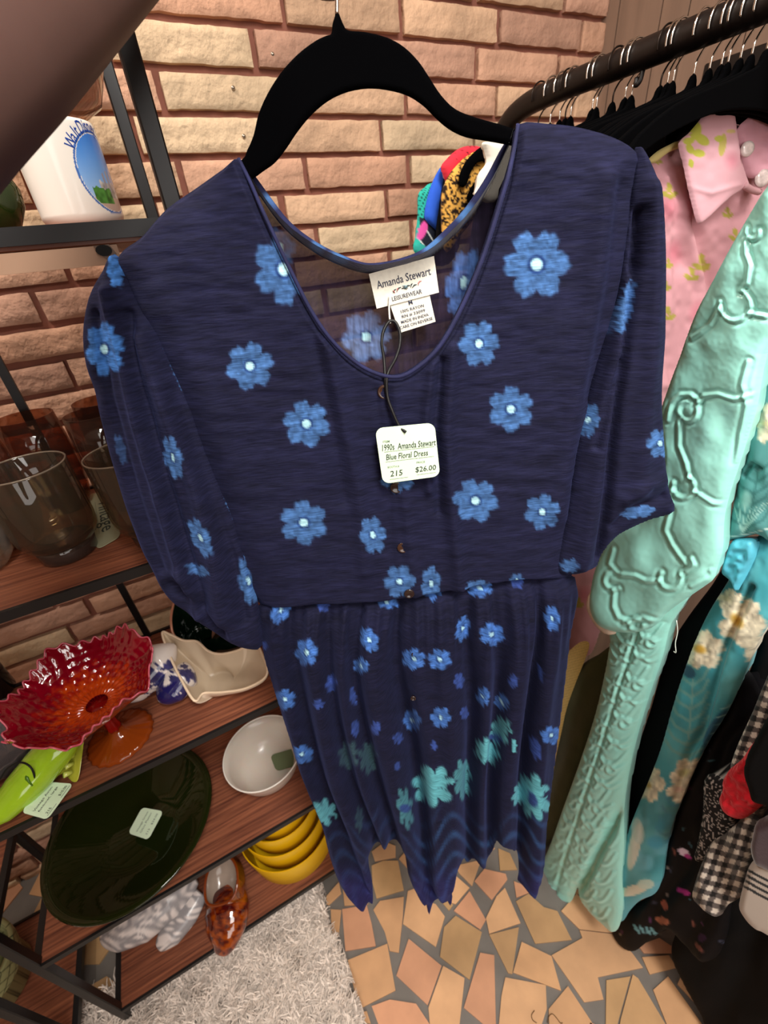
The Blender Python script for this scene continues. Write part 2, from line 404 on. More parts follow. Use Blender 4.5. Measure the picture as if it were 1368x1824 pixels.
m_brick = mat('brick_face', vcol=True, rough=0.85, spec=0.2, noise=(9, 0.13), bump=(70, 0.9), bdist=0.005)
m_mortar = mat('mortar', (140, 92, 78), rough=0.9, spec=0.15, noise=(30, 0.12), bump=(90, 0.5), bdist=0.002)
g = G()
PITCH, BLEN = 0.0558, 0.2275
Vb = []; Fb = []; Cb = []; nv = 0
r0 = 0.2115 + CAMH                            # bottom edge of one measured course
for k in range(-31, 17):
    zb = r0 + k * PITCH
    off = 0.137 if k % 2 == 0 else 0.078
    for j in range(-8, 6):
        x0 = off + j * BLEN + 0.005 + rng.uniform(-.003, .003); x1 = off + (j + 1) * BLEN - 0.006 + rng.uniform(-.003, .003)
        x1 = min(x1, XW - 0.002)
        if x1 - x0 < 0.02: continue
        z0 = zb + rng.uniform(-.001, .001); z1 = zb + PITCH - 0.0105 + rng.uniform(-.001, .0012)
        if zb > 2.66: continue
        nx, nz = 22, 8; u = np.linspace(0, 1, nx); w = np.linspace(0, 1, nz); U, Wv = np.meshgrid(u, w)
        X = x0 + (x1 - x0) * U; Z = z0 + (z1 - z0) * Wv
        ed = np.minimum(np.minimum(U, 1 - U) * (x1 - x0), np.minimum(Wv, 1 - Wv) * (z1 - z0))
        on = ed < 1e-6
        jit = 0.0016 * vnoise(X * 90 + k * 3.1, Z * 90 + j * 7.7, 5)
        X = X + np.where(on, jit, 0); Z = Z + np.where(on, 0.0022 * vnoise(X * 60 + j, Z * 60 + k * 1.7, 6), 0)
        dep = 0.014 + rng.uniform(-.0015, .0015) + 0.004 * vnoise(X * 28, Z * 40 + k, 8) + 0.003 * vnoise(X * 90, Z * 110, 9)
        Yy = YW - np.where(on, dep * 0.78, dep)
        V = np.stack([X.ravel(), Yy.ravel(), Z.ravel()], 1)
        idx = np.arange(nx * nz).reshape(nz, nx)
        Fq = [(idx[a, b], idx[a, b + 1], idx[a + 1, b + 1], idx[a + 1, b]) for a in range(nz - 1) for b in range(nx - 1)]
        ring = list(idx[0, :]) + list(idx[1:, -1]) + list(idx[-1, -2::-1]) + list(idx[-2:0:-1, 0])
        Rb = V[ring].copy(); Rb[:, 1] = YW; m0 = len(V); V = np.concatenate([V, Rb]); n = len(ring)
        Fq += [(ring[i], m0 + i, m0 + (i + 1) % n, ring[(i + 1) % n]) for i in range(n)]
        t = rng.random(); c = np.array([(204, 168, 138), (196, 152, 126), (210, 184, 152), (190, 148, 126), (204, 160, 134)][int(t * 5)]) * rng.uniform(.93, 1.05)
        mot = 1 + 0.10 * vnoise(V[:, 0] * 25, V[:, 2] * 45 + k, 2)
        Vb.append(V); Fb += [tuple(int(q) + nv for q in f) for f in Fq]; nv += len(V)
        Cb.append(np.clip(c[None, :] * mot[:, None], 0, 255))
mg = G(); mg.box((-2.2, YW, 0), (XW + 0.1, YW + 0.1, 2.7))
wb = struct('wall_back', mg, m_mortar)
V0 = np.concatenate([v for v in Vb])
me_b = link_mesh('bricks', V0, Fb, m_brick, None, np.concatenate(Cb))
# bricks are the wall's surface pattern: join into the wall object
wb.data.materials.append(m_brick)
if True:
    nvw = len(wb.data.vertices)
    base_v = np.array([v.co[:] for v in wb.data.vertices]); base_f = [tuple(p.vertices) for p in wb.data.polygons]
    V = np.concatenate([base_v, V0]); Fc = base_f + [tuple(i + nvw for i in f) for f in Fb]
    col = np.concatenate([np.tile((140, 92, 78.), (nvw, 1)), np.concatenate(Cb)])
    mi = [0] * len(base_f) + [1] * len(Fb)
    bpy.data.objects.remove(wb); bpy.data.objects.remove(me_b)
    wb = link_mesh('wall_back', V, Fc, [m_mortar, m_brick], None, col, True, mi); wb.data.set_sharp_from_angle(angle=math.radians(50)); wb['kind'] = 'structure'

m_panel = mat('wall_panelling', (136, 112, 96), rough=0.6, spec=0.3, noise=(6, 0.12), stretch=(6, 6, 0.6))
g = G(); y = YW; ws = [0.045, 0.105, 0.06, 0.12, 0.09, 0.05]; i = 0
while y > -2.4:
    w_ = ws[i % 6]; g.box((XW - 0.004, y - w_ + 0.003, 0), (XW + 0.05, y, 2.7)); y -= w_; i += 1
g.box((XW, -2.5, 0), (XW + 0.08, YW, 2.7)); struct('wall_right', g, m_panel)
m_plaster = mat('plaster', (205, 180, 158), rough=0.85, spec=0.2)
struct('wall_left', G().box((-2.3, -2.5, 0), (-2.2, YW, 2.7)), m_plaster)
struct('wall_front', G().box((-2.2, -2.6, 0), (XW, -2.5, 2.7)), m_plaster)
struct('ceiling', G().box((-2.3, -2.6, 2.7), (XW + 0.1, YW + 0.1, 2.8)), mat('ceiling_paint', (220, 208, 192), rough=0.9, spec=0.2))

# ---- floor of broken terracotta laid in grey grout
ZA, ZB = (3.42, 560, 1480), (2.923, 900, 1480)
TA = [[(170,480),(320,455),(350,570),(375,705),(190,735)],[(360,485),(400,430),(545,405),(540,520),(515,745),(460,735),(430,620)],
 [(570,370),(625,350),(690,430),(740,450),(795,525),(740,710),(540,570)],[(350,215),(420,185),(510,185),(545,365),(380,415),(355,320)],
 [(170,320),(240,330),(330,450),(185,460)],[(75,400),(150,315),(165,385),(90,455),(75,450)],[(100,480),(165,485),(150,640),(110,660)],
 [(205,790),(445,690),(495,975),(270,1090)],[(575,660),(775,825),(690,1065),(500,885)],[(785,825),(915,900),(885,1176),(860,1260),(710,1260),(695,1080)],
 [(790,590),(860,520),(1020,620),(945,910),(765,770)],[(945,370),(1045,545),(1010,605),(850,490)],[(1160,350),(1255,565),(1065,630),(1045,535),(1110,400)],
 [(1065,635),(1245,590),(1205,875),(1180,870)],[(1035,235),(1165,265),(1175,300),(1080,425),(975,310)],[(865,215),(1015,180),(960,340),(880,260)],
 [(840,290),(865,280),(945,350),(860,450),(830,440),(790,330)],[(770,430),(800,400),(845,455),(820,490)],[(1010,745),(1095,760),(1105,1176),(1100,1240),(910,1080)],
 [(350,1070),(460,1030),(620,1055),(700,1176),(740,1260),(420,1260)],[(1120,110),(1190,140),(1235,240),(1130,245)],[(350,130),(430,70),(495,95),(495,165),(370,190)],
 [(515,175),(550,135),(600,240),(575,240)],[(150,760),(185,765),(190,900),(165,880)],[(270,1110),(320,1100),(345,1176),(265,1170)],[(1215,310),(1290,340),(1310,380),(1230,410)],
 [(740,120),(860,90),(900,180),(800,240)],[(600,60),(720,40),(740,150),(620,200)],[(900,60),(1000,40),(1100,110),(1010,165),(920,150)]]
TB = [[(55,370),(120,330),(200,400),(270,420),(345,570),(155,590)],[(290,420),(370,330),(480,440),(560,535),(385,515)],
 [(385,520),(560,540),(660,640),(715,715),(480,765),(510,880),(410,895),(240,650),(400,560)],[(710,660),(850,650),(890,715),(750,750)],
 [(525,780),(650,760),(590,980),(560,1100),(520,1100)],[(662,750),(690,770),(830,1006),(860,1090),(580,1090),(600,980)],[(768,830),(845,760),(1020,1006),(1060,1090),(870,1090)],
 [(925,730),(975,740),(1060,860),(980,890),(895,800)],[(325,810),(450,1000),(440,1090),(230,1090),(225,930)],[(85,580),(240,655),(290,835),(40,740)],
 [(0,765),(210,805),(215,930),(190,1006),(180,1080),(-40,1080),(-20,860)],[(690,600),(800,560),(920,640),(720,640)],[(1075,880),(1150,1006),(1180,1100),(1100,1080),(1010,910)],
 [(440,1000),(500,1020),(520,1100),(430,1100)]]
polys = [[(x / s + ox, y / s + oy) for x, y in p] for (s, ox, oy), L_ in ((ZA, TA), (ZB, TB)) for p in L_]
fl = PZ(0); g = G(); box_ = (2.2, 2.5)
g.box((-2.2, -2.5, -0.1), (XW, YW, 0.0), (112, 106, 100))
tl = [(198, 152, 110), (206, 160, 118), (188, 148, 104), (200, 146, 112), (182, 144, 100)]
for p in polys:
    q = fl.hit(p); c = np.array(tl[rng.integers(5)]) * rng.uniform(.95, 1.05); q[:, 2] = 0.0045
    if np.cross(q[1, :2] - q[0, :2], q[2, :2] - q[1, :2]) < 0: q = q[::-1]
    g.slab(q, (0, 0, -0.006), c)
reg = fl.hit([(575, 1480), (1080, 1600), (1250, 1640), (1290, 1840), (600, 1850)])[:, :2]
for gx in np.arange(-2.1, 1.1, 0.135):
    for gy in np.arange(-2.4, 1.0, 0.125):
        cx, cy = gx + rng.uniform(-.02, .02), gy + rng.uniform(-.02, .02)
        if inside(np.array([cx]), np.array([cy]), reg)[0] or (-0.12 < cx < .5 and .05 < cy < .62): continue
        n = rng.integers(4, 7); a0 = rng.uniform(0, 6.28); a = a0 + (np.arange(n) + rng.uniform(-.25, .25, n)) / n * 6.283
        r = rng.uniform(.05, .075, n); g.slab(np.stack([np.clip(cx + r * np.cos(a), -2.19, 1.11), cy + r * np.sin(a), 0.0045 + 0 * a], 1), (0, 0, -.006), np.array(tl[rng.integers(5)]) * rng.uniform(.94, 1.04))
struct('floor', g, mat('terracotta_and_grout', vcol=True, rough=0.55, spec=0.35, noise=(14, 0.12), bump=(60, 0.15)), False, True)

# ---- metal wall screws
m_screw = mat('screw_metal', (190, 180, 165), rough=0.3, metal=0.9)
for (x, y), lb in (((415, 157), 'round metal screw head in the pale brick left of the hanger'), ((485, 97), 'small screw anchor in the brick, highest of the three'), ((434, 243), 'tiny bent nail in the brick just above the shoulder of the dress')):
    p = at(PY(YW - 0.013), x, y); d = np.array((0.05, -1, 0.1)); g = G()
    g.lathe([(0.0, 0.004), (0.0022, 0.0035), (0.0034, 0.002), (0.0036, 0.0), (0.0014, -0.002), (0.0014, -0.008)], p, 14, axis=d)
    tag(g.make('wall_screw', m_screw), lb, 'screw')

# ================================================================== shelving unit
m_frame = mat('black_metal_frame', (30, 29, 30), rough=0.38, spec=0.5, metal=0.3)
m_wood = wood('walnut_board', (88, 46, 34), (158, 96, 68))
m_tan = mat('tan_board_edge', (176, 142, 118), rough=0.6, spec=0.3, noise=(8, 0.06))
SX0, SX1, SY0, SY1 = -0.548, 0.066, 0.528, 0.836
SZ = [1.5355, 1.18, 0.826, 0.442, 0.084]
unit = thing('shelving_unit', 'black metal shelving unit with five walnut boards against the brick wall', 'shelves', ((SX0 + SX1) / 2, (SY0 + SY1) / 2, 0))
def shelf_frame(root, X0, X1, Y0, Y1, zs, top=2.15, labels=True, fascia=None):
    post = 0.016
    for px in (X0, X1 - post):
        for py in (Y0, Y1 - post):
            autosmooth(G().box((px, py, 0), (px + post, py + post, top), bev=0.0015).make('post', m_frame, root), 30)
    g = G().box(((X0 + X1) / 2 - 0.0 + 0.03, Y1 - 0.008, 0.02), ((X0 + X1) / 2 + 0.042, Y1 - 0.002, top)); g.make('rear_strut', m_frame, root, False)
    for i, z in enumerate(zs):
        o = G().box((X0 + post * .3, Y0 + 0.004, z - 0.016), (X1 - post * .3, Y1 - 0.004, z), bev=0.001).make('shelf_board', m_wood, root); autosmooth(o, 30)
        rail = G()
        rail.box((X0 + post, Y0 - 0.001, z - 0.012), (X1 - post, Y0 + 0.004, z + 0.0015)); rail.box((X0 + post, Y1 - 0.006, z - 0.012), (X1 - post, Y1, z + 0.004))
        rail.box((X0 + .002, Y0 + post, z - 0.014), (X0 + 0.014, Y1 - post, z + 0.001)); rail.box((X1 - 0.014, Y0 + post, z - 0.014), (X1 - .002, Y1 - post, z + 0.001))
        rail.make('shelf_rail', m_frame, root, False)
shelf_frame(unit, SX0, SX1, SY0, SY1, SZ)
p = PY(0.5305); a = p.hit([(-60, 440), (199, 412), (187, 472), (-60, 497)]); a[:2, 2] = SZ[0] - .0165; a[3, 2] = a[2, 2]; a[0, 0] = a[3, 0] = -0.52; a[2, 0] = a[1, 0]
G().slab(a, (0, 0.012, 0)).make('apron_board', m_tan, unit, False)
q = p.shift(0.002).hit([(166, 438), (194, 435), (208, 452), (198, 466), (182, 456)]); br = G().slab(q, (0, 0.003, 0)); br.make('bracket', mat('bracket_metal', (104, 84, 72), rough=.5, metal=.4), unit, False)
q = p.shift(0.0035); c0 = at(q, 185, 446); th = np.arange(14) / 14 * 6.283
G().slab(np.stack([c0[0] + .0068 * np.cos(th), c0[1] + 0 * th, c0[2] + .0045 * np.sin(th)], 1), (0, 0.001, 0)).make('bracket_hole', mat('dark_hole', (14, 12, 12)), unit, False)
# neighbour unit at the far left
unit2 = thing('shelving_unit', 'second black metal shelving unit with dark board, at the lower left edge', 'shelves', (-0.96, 0.68, 0))
shelf_frame(unit2, -1.26, -0.62, 0.528, 0.836, [0.084, 0.442], top=0.9)

# ================================================================== things on the shelves
CA = lambda *a: np.array(a, float)
# mug --------------------------------------------------------------
def mug():
    c = CA(-0.021, 0.60, SZ[0] + 0.0015); r = 0.0362; H = 0.079; root = thing('mug', 'white souvenir mug with a blue castle picture on the top shelf', 'mug', c)
    prof = [(0.0, 0.0), (r * .80, 0.0), (r * .92, 0.002), (r, 0.008)] + [(r, z) for z in np.linspace(0.010, H - .006, 90)] + [(r, H - 0.003), (r - .001, H), (r - .0025, H), (r - .004, H - .004), (r - .004, 0.006), (0, .005)]
    seg = 360; th = np.arange(seg) / seg * 2 * np.pi; V = np.concatenate([np.stack([q * np.cos(th), q * np.sin(th), z + 0 * th], 1) for q, z in prof])
    f0 = math.atan2(-0.6, 0.021); ang = (np.arctan2(V[:, 1], V[:, 0]) - f0 + np.pi) % (2 * np.pi) - np.pi
    col = np.tile((238, 232, 222.), (len(V), 1)); a0, z0 = math.radians(56), 0.040; ra, rz = math.radians(41), 0.030
    u = (ang - a0) / ra; v = (V[:, 2] - z0) / rz; rr = np.hypot(u, v); outer = np.hypot(V[:, 0], V[:, 1]) > r * 0.95
    ok = outer & (rr < 1.06); col[ok & (rr > 1.0)] = (70, 110, 180)
    ok = outer & (rr < 0.98); t = np.clip((v + 1) / 2, 0, 1)[:, None]
    sky = CA(190, 214, 240) * (1 - t) + CA(52, 118, 206) * t; col[ok] = sky[ok]
    n_ = vnoise(u * 9, v * 9, 12)
    pl = ok & (v < -0.62); col[pl] = (196, 168, 152)
    bd = ok & (v >= -0.62) & (v < -0.22 + 0.16 * n_) & (u > -0.38); col[bd] = (CA(186, 180, 172) * (1 + 0.5 * n_[:, None]))[bd]
    hut = ok & (u > -0.25) & (np.abs((u * 7) % 1.6 - 0.8) < 0.34) & (v < 0.12 - 0.35 * np.abs(u - .2)) & (v > -.45); col[hut] = (158, 154, 164)
    bs = ok & (v < -0.38 + 0.25 * n_) & (v > -0.78) & (u < 0.05) & (u > -.72); col[bs] = (CA(70, 118, 52) * (1 + 0.7 * n_[:, None]))[bs]
    n = len(prof); Fq = []
    i, k = np.meshgrid(np.arange(n - 1), np.arange(seg), indexing='ij'); k2 = (k + 1) % seg
    Q = np.stack([i * seg + k, i * seg + k2, (i + 1) * seg + k2, (i + 1) * seg + k], -1).reshape(-1, 4)
    link_mesh('body', V + c, Q, mat('mug_glaze', vcol=True, rough=0.16, spec=0.5), root, col)
    # writing bent over the picture
    g = G(); s = 0.0115; aa = 150.0
    for ch, adv in zip('Walt Disney', (1.05, .62, .36, .45, .42, .8, .36, .6, .7, .62, .6)):
        aw = aa; aa -= adv * 11.5
        if ch == ' ': continue
        T, Fc = text2d(ch, s * 1.0); T = T * CA(.85, 1.15); T[:, 0] -= adv * s * .35
        b = math.radians(aw - 6); e = np.array([math.cos(b), math.sin(b)]); tx = np.array([math.sin(b), -math.cos(b)])
        P = e[None, :] * (rz * 1.0 + 0.0005) + T[:, :1] * tx + T[:, 1:] * e
        an = f0 + a0 + P[:, 0] / rz * ra * 0.99; rr_ = r + 0.0004
        g.add(np.stack([c[0] + rr_ * np.cos(an), c[1] + rr_ * np.sin(an), c[2] + z0 + P[:, 1]], 1), Fc)
    g.make('lettering', mat('blue_lettering', (28, 68, 158), rough=.3), root, False)
    # handle on the far side
    th = np.linspace(-1.25, 1.25, 14); hx = np.stack([-.004 + 0 * th, r + .002 + 0.022 * np.cos(th), 0.040 + 0.024 * np.sin(th)], 1)
    hx[0, 1] = hx[-1, 1] = r - .001
    G().tube(hx + c, 0.0042, 10).make('handle', mat('mug_glaze_plain', (238, 232, 222), rough=.16), root)
mug()
# green glass vase, snifter ------------------------------------------
g_green = glass('dark_green_glass', (60, 84, 36), 0.35, 0.03, 1.6)
def vessel(name, label, cat, c, prof, m, seg=48, group=None, rf=None, axis=None, part=None):
    """rotational vessel with a wall: profile of the outside, then the inside"""
    o = G().lathe(prof, c, seg, rf=rf, axis=axis).make(name, m)
    return tag(autosmooth(o, 50), label, cat, group)
p0 = at(PY(0.62), 0, 378); zt = SZ[0] + .001
vessel('vase', 'dark green round glass vase on the top shelf left of the mug', 'vase', (p0[0] - .022, .62, zt),
       [(0.0, 0), (.026, 0), (.034, .006), (.044, .022), (.046, .036), (.040, .052), (.026, .066), (.016, .076), (.015, .10), (.020, .112), (.018, .112), (.013, .10), (.014, .077), (.037, .052), (.042, .036), (.03, .008), (0, .005)], g_green)
g_smoke = glass('smoky_rose_glass', (205, 178, 160), 0.16, 0.03, 1.8)
vessel('glass_snifter', 'smoky stemmed glass bowl behind the mug on the top shelf', 'glass', (-.036, .735, zt),
       [(0.0, 0), (.036, 0), (.037, .003), (.008, .008), (.005, .03), (.005, .085), (.012, .098), (.045, .108), (.07, .122), (.083, .15), (.086, .19), (.078, .235), (.068, .265), (.066, .265), (.076, .235), (.083, .19), (.08, .15), (.067, .125), (.04, .113), (0, .105)], g_smoke)

# smoked tumblers ------------------------------------------------------
g_tum = glass('smoked_grey_glass', (220, 210, 190), 0.02, 0.02, 1.6)
g_brown = glass('smoked_brown_glass', (204, 168, 146), 0.03, 0.02, 1.3)
g_foot = glass('smoked_thick_glass', (116, 94, 84), 0.2, 0.03, 1.8)
def rocks(c, label):
    root = thing('rocks_glass', label, 'glass', c, 'footed smoky rocks glasses')
    R = .0475
    G().lathe([(0.0, .024), (.020, .022), (.034, .021), (.042, .026), (R - .001, .036), (R, .05), (R, .126), (R - .0008, .1275), (R - .0024, .126), (R - .0024, .05), (R - .004, .038), (.038, .030), (0, .028)], c, 64).make('bowl', g_tum, root)
    G().lathe([(0.0, 0), (.030, 0), (.0335, .002), (.0345, .012), (.036, .020), (.034, .0215), (0, .0225)], c, 48).make('foot', g_foot, root)
    th = np.linspace(0, 2 * np.pi, 65); G().tube(np.stack([c[0] + (R - .001) * np.cos(th), c[1] + (R - .001) * np.sin(th), c[2] + .1275 + 0 * th], 1), .0011, 6, cap=False).make('rim', glass('bright_rim_glass', (215, 200, 180), .25, .02, 3), root)
rocks(CA(-.186, .622, SZ[1] + .001), 'footed smoky rocks glass, whole in view near the front of the second shelf')
rocks(CA(-.072, .590, SZ[1] + .001), 'footed smoky rocks glass half hidden by the navy sleeve')
def tumbler(x, y, label, H=.152):
    g = G().lathe([(0.0, 0), (.022, 0), (.026, .003), (.031, .014), (.037, .035), (.0395, .06), (.0395, .10), (.037, H), (.0355, H), (.038, .10), (.038, .06), (.035, .036), (.029, .016), (0, .010)], (x, y, SZ[1] + .001), 48)
    tag(g.make('tumbler', g_brown), label, 'glass', 'tall brown smoked tumblers')
tumbler(-.196, .772, 'tall brown tumbler by the brick wall behind the whole rocks glass')
tumbler(-.252, .700, 'tall brown tumbler at the left edge in front of the thin black strut')
tumbler(-.105, .715, 'tall brown tumbler right of centre, its left side clear of the sleeve')
tumbler(-.100, .785, 'tall brown tumbler rearmost, its rim rising next to the sleeve')
g_clear = glass('clear_cut_glass', (224, 216, 204), 0.12, 0.03, 2.6)
vessel('cut_glass_bowl', 'clear cut glass bowl at the left edge of the second shelf', 'bowl', (-.292, .650, SZ[1] + .001),
       [(0.0, 0), (.03, 0), (.036, .006), (.045, .02), (.052, .05), (.055, .085), (.052, .085), (.048, .05), (.04, .02), (0, .010)], g_clear, 72, rf=lambda th, i: 1 + (0.045 * np.sign(np.sin(th * 12 + i * 1.2)) if 2 < i < 6 else 0))
m_tagp = mat('tag_card', (222, 244, 214), rough=0.6, spec=0.2)
m_ink = mat('tag_ink', (38, 48, 44), rough=0.7)
zc = PZ(SZ[1] + .0025)
cd = Card(at(zc, 205, 872), at(zc, 214, 955), at(zc, 172, 979), at(zc, 158, 880)); o = cd.body('price_card', mat('card_grey_green', (150, 150, 122), rough=.6), None, .001, .06)
tag(o, 'greenish price card lying flat on the second shelf between the rocks glasses', 'card')
g = G(); cd.write(g, 'Vintage', .2, .7, .2, .6); cd.rule(g, .2, .8, .8); g.make('writing', m_ink, o, False)

# red ruffled compote --------------------------------------------------
def compote():
    c = CA(-.256, .603, SZ[2] + .001); root = thing('compote', 'red and orange ruffled glass compote on an amber foot, third shelf', 'compote', c)
    fk = lambda th, i: 1 + 0.05 * np.clip(i - 1, 0, 1) * np.abs(np.cos(th * 12))
    G().lathe([(0.0, .001), (.049, 0.0), (.052, .002), (.046, .006), (.030, .011), (.013, .020), (.010, .026), (0, .026)], c, 96, rf=lambda th, i: 1 + (0.02 * np.cos(th * 20) if i in (2, 3, 4) else 0)).make('foot', glass('amber_glass', (186, 84, 24), .45, .03, 1.8), root)
    G().lathe([(0.0, .022), (.0095, .022), (.0105, .034), (.0085, .048), (.010, .064), (.015, .080), (.020, .092), (0, .094)], c, 24, rf=lambda th, i: 1 + .12 * np.cos(th * 6)).make('stem', glass('ruby_amber_glass', (176, 24, 22), .5, .03, 1.8), root)
    # bowl: double wall with fluted, ruffled rim
    nu, nv_ = 360, 40; th = np.arange(nu) / nu * 2 * np.pi; V = []; col = []
    def wall(t, inner):
        r = .016 + .086 * t ** .85; z = .092 + .040 * t ** 1.9 + .012 * t
        k = np.clip((t - .45) / .55, 0, 1); ruf = np.cos(th * 6 + .6 + .6 * np.sin(th * 2)) * .0065 * k ** 1.5 + np.cos(th * 37 + 2 * np.sin(th * 5)) * .0022 * k ** 4
        rr = r * (1 + .03 * k ** 2 * np.cos(th * 12 + 1.0) + .013 * k ** 4 * np.cos(th * 37 + 2 * np.sin(th * 5))); hob = .0032 * np.abs(np.sin(th * 14 + t * 9)) * np.abs(np.sin(t * 24)) * (1 - k * .6)
        z = z + ruf * 1.7 + hob + (.0025 if inner else 0); return np.stack([rr * np.cos(th), rr * np.sin(th), z], 1)
    ts = np.linspace(0, 1, nv_)
    for t in ts:
        V.append(wall(t, True)); n_ = vnoise(th * 9, th * 0 + t * 14, 4); k = np.clip((t - .22) / .35 + 1.1 * n_ + .5 * vnoise(th * 30, th * 0 + t * 30, 44), 0, 1)[:, None]
        col.append((CA(206, 70, 14) * (1 - k) + CA(132, 2, 26) * k))
    for t in ts[::-1]: V.append(wall(t, False)); col.append(np.tile((120, 4, 26.), (nu, 1)))
    V = np.concatenate(V) + c; n = 2 * nv_
    i, k = np.meshgrid(np.arange(n - 1), np.arange(nu), indexing='ij'); k2 = (k + 1) % nu
    Q = np.stack([i * nu + k, i * nu + k2, (i + 1) * nu + k2, (i + 1) * nu + k], -1).reshape(-1, 4)
    link_mesh('bowl', V, Q, mat('ruby_glass', vcol=True, rough=.08, spec=.7, coat=1.0), root, np.concatenate(col))
    ring = np.array([wall(1.0, True)[j] for j in range(nu)]) + c
    G().tube(np.concatenate([ring, ring[:1]]), .0013, 6, cap=False).make('rim', mat('frosted_pink_rim', (196, 84, 100), rough=.15, spec=.8), root)
compote()

# free-form bowls -----------------------------------------------------
def loop_bowl(name, label, cat, rim, base_c, base_r, wallt, m_out, m_in, m_rim=None, nv_=14, bulge=0.35, group=None, squash=1.0):
    rim = catmull(rim, 8); n = len(rim); bc = np.asarray(base_c, float); root = thing(name, label, cat, bc, group)
    ph = np.unwrap(np.arctan2(rim[:, 1] - bc[1], rim[:, 0] - bc[0])); base = np.stack([bc[0] + base_r * np.cos(ph), bc[1] + base_r * squash * np.sin(ph), bc[2] + 0 * ph], 1)
    def ring(t, ins):
        k = 1 - (1 - t) ** (1 + bulge * 2); P = base.copy(); P[:, :2] = base[:, :2] * (1 - k) + rim[:, :2] * k
        P[:, 2] = base[:, 2] * (1 - t) + rim[:, 2] * t
        if ins: cen = np.array([bc[0], bc[1], 0]); d = P - cen; d[:, 2] = 0; P = P - d / (np.linalg.norm(d, axis=1)[:, None] + 1e-9) * wallt; P[:, 2] += wallt * .6 * (1 - t)
        return P
    ts = np.linspace(0, 1, nv_)
    a = G(); a.loft([bc + (ring(0, False) - bc) * k for k in (.02, .4, .8)] + [ring(t, False) for t in ts], closed_ends=False); a.make('outside', m_out, root)
    b = G(); bi = ring(0, True).mean(0); b.loft([bi + (ring(0, True) - bi) * k for k in (.02, .4, .8)] + [ring(t, True) for t in ts], closed_ends=False); b.make('inside', m_in, root)
    r_ = (ring(1, False) + ring(1, True)) / 2; G().tube(np.concatenate([r_, r_[:1]]), wallt * .75, 8, cap=False).make('rim', m_rim or m_out, root)
    return root
def rimpts(L_): return np.array([at(PZ(CAMH + z), x, y) for x, y, z in L_])
m_pearl = mat('pearl_glaze', (236, 218, 194), rough=.16, spec=.8, coat=.6, noise=(7, .07))
m_pearl_in = mat('pearl_glaze_inside', (214, 194, 168), rough=.32, spec=.4, coat=.15, noise=(6, .12))
loop_bowl('shell_dish', 'cream pearl lustre shell-shaped dish on the third shelf', 'dish',
          rimpts([(288, 1127, -.585), (300, 1165, -.60), (318, 1205, -.615), (345, 1249, -.63), (362, 1236, -.638), (395, 1234, -.638), (440, 1226, -.632), (476, 1203, -.615), (470, 1170, -.60), (455, 1146, -.59), (425, 1158, -.60), (395, 1164, -.605), (370, 1158, -.60), (350, 1142, -.592), (325, 1140, -.592), (303, 1130, -.587)]),
          (-.087, .622, SZ[2] + .001), .028, .003, m_pearl, m_pearl_in, mat('pearl_rim', (236, 210, 180), rough=.15))
loop_bowl('glazed_planter', 'salmon pink planter lined dark green, behind the pearl dish', 'planter',
          rimpts([(314, 1062, -.56), (306, 1085, -.57), (304, 1112, -.58), (312, 1136, -.60), (345, 1158, -.625), (380, 1168, -.63), (420, 1162, -.625), (450, 1135, -.60), (455, 1090, -.56), (415, 1050, -.55), (375, 1075, -.56), (340, 1055, -.555)]),
          (-.105, .765, SZ[2] + .001), .03, .003, mat('salmon_glaze', (206, 140, 112), rough=.2, spec=.6), mat('dark_green_glaze', (14, 34, 20), rough=.08, spec=.8, coat=.6))
# floral porcelain pieces ----------------------------------------------
def oval_loft(path, w, h, n=28, twist=None):
    P = catmull(path, 5, False); k = np.linspace(0, 1, len(P)); W = np.interp(k, np.linspace(0, 1, len(w)), w); H = np.interp(k, np.linspace(0, 1, len(h)), h)
    T = np.gradient(P, axis=0); T /= np.linalg.norm(T, axis=1)[:, None]; th = np.arange(n) / n * 6.28318; R = []
    for i in range(len(P)):
        s = np.cross(T[i], (0, 0, 1)); s /= np.linalg.norm(s); u = np.cross(s, T[i])
        R.append(P[i] + W[i] * np.cos(th)[:, None] * s + H[i] * np.sin(th)[:, None] * u)
    return R
def china(name, label, path, w, h, seedv, tip=None, blue=False):
    R = oval_loft(path, w, h, 72); R2 = []
    for a_, b_ in zip(R[:-1], R[1:]): R2 += [a_ * (1 - t) + b_ * t for t in (0, .25, .5, .75)]
    R2.append(R[-1]); V = np.concatenate(R2); n = len(V); col = np.tile((226, 214, 206.), (n, 1)); nr = len(R2)
    U = np.tile(np.arange(72) / 72 * 40, nr); Wv = np.repeat(np.arange(nr) / nr * 60, 72); rg = np.random.default_rng(seedv)
    for i in range(18):
        cx, cy = rg.uniform(1, 39), rg.uniform(6, 57); flower(U, Wv, col, cx, cy, rg.uniform(3, 5), None, rg.uniform(0, 90), (40, 40, 92), 5, False)
        for j in range(4): blob(U, Wv, col, cx + rg.uniform(-7, 7), cy + rg.uniform(-7, 7), 1.9, .9, rg.uniform(0, 180), (52, 52, 96), .95)
        line(U, Wv, col, [(cx, cy), (cx + rg.uniform(-4, 4), cy + 6), (cx + rg.uniform(-8, 8), cy + 11)], .5, (60, 56, 96))
    if tip: k = np.clip((Wv - 53) / 2, 0, 1)[:, None] * (np.abs(U - 12) < 9)[:, None]; col[:] = col * (1 - k) + np.array(tip) * k
    if blue: k = np.clip((Wv - 30 + 5 * np.sin(U)) / 2, 0, 1)[:, None] * np.clip((54 + 2 * np.sin(U * 1.3) - Wv), 0, 1)[:, None]; col[:] = col * (1 - k) + np.array((30, 28, 84.)) * k
    g = G().loft(R2); g.Cc = [col]
    return tag(g.make(name, mat('china_glaze', vcol=True, rough=.12, spec=.6, coat=.4), None, True, True), label, 'porcelain')
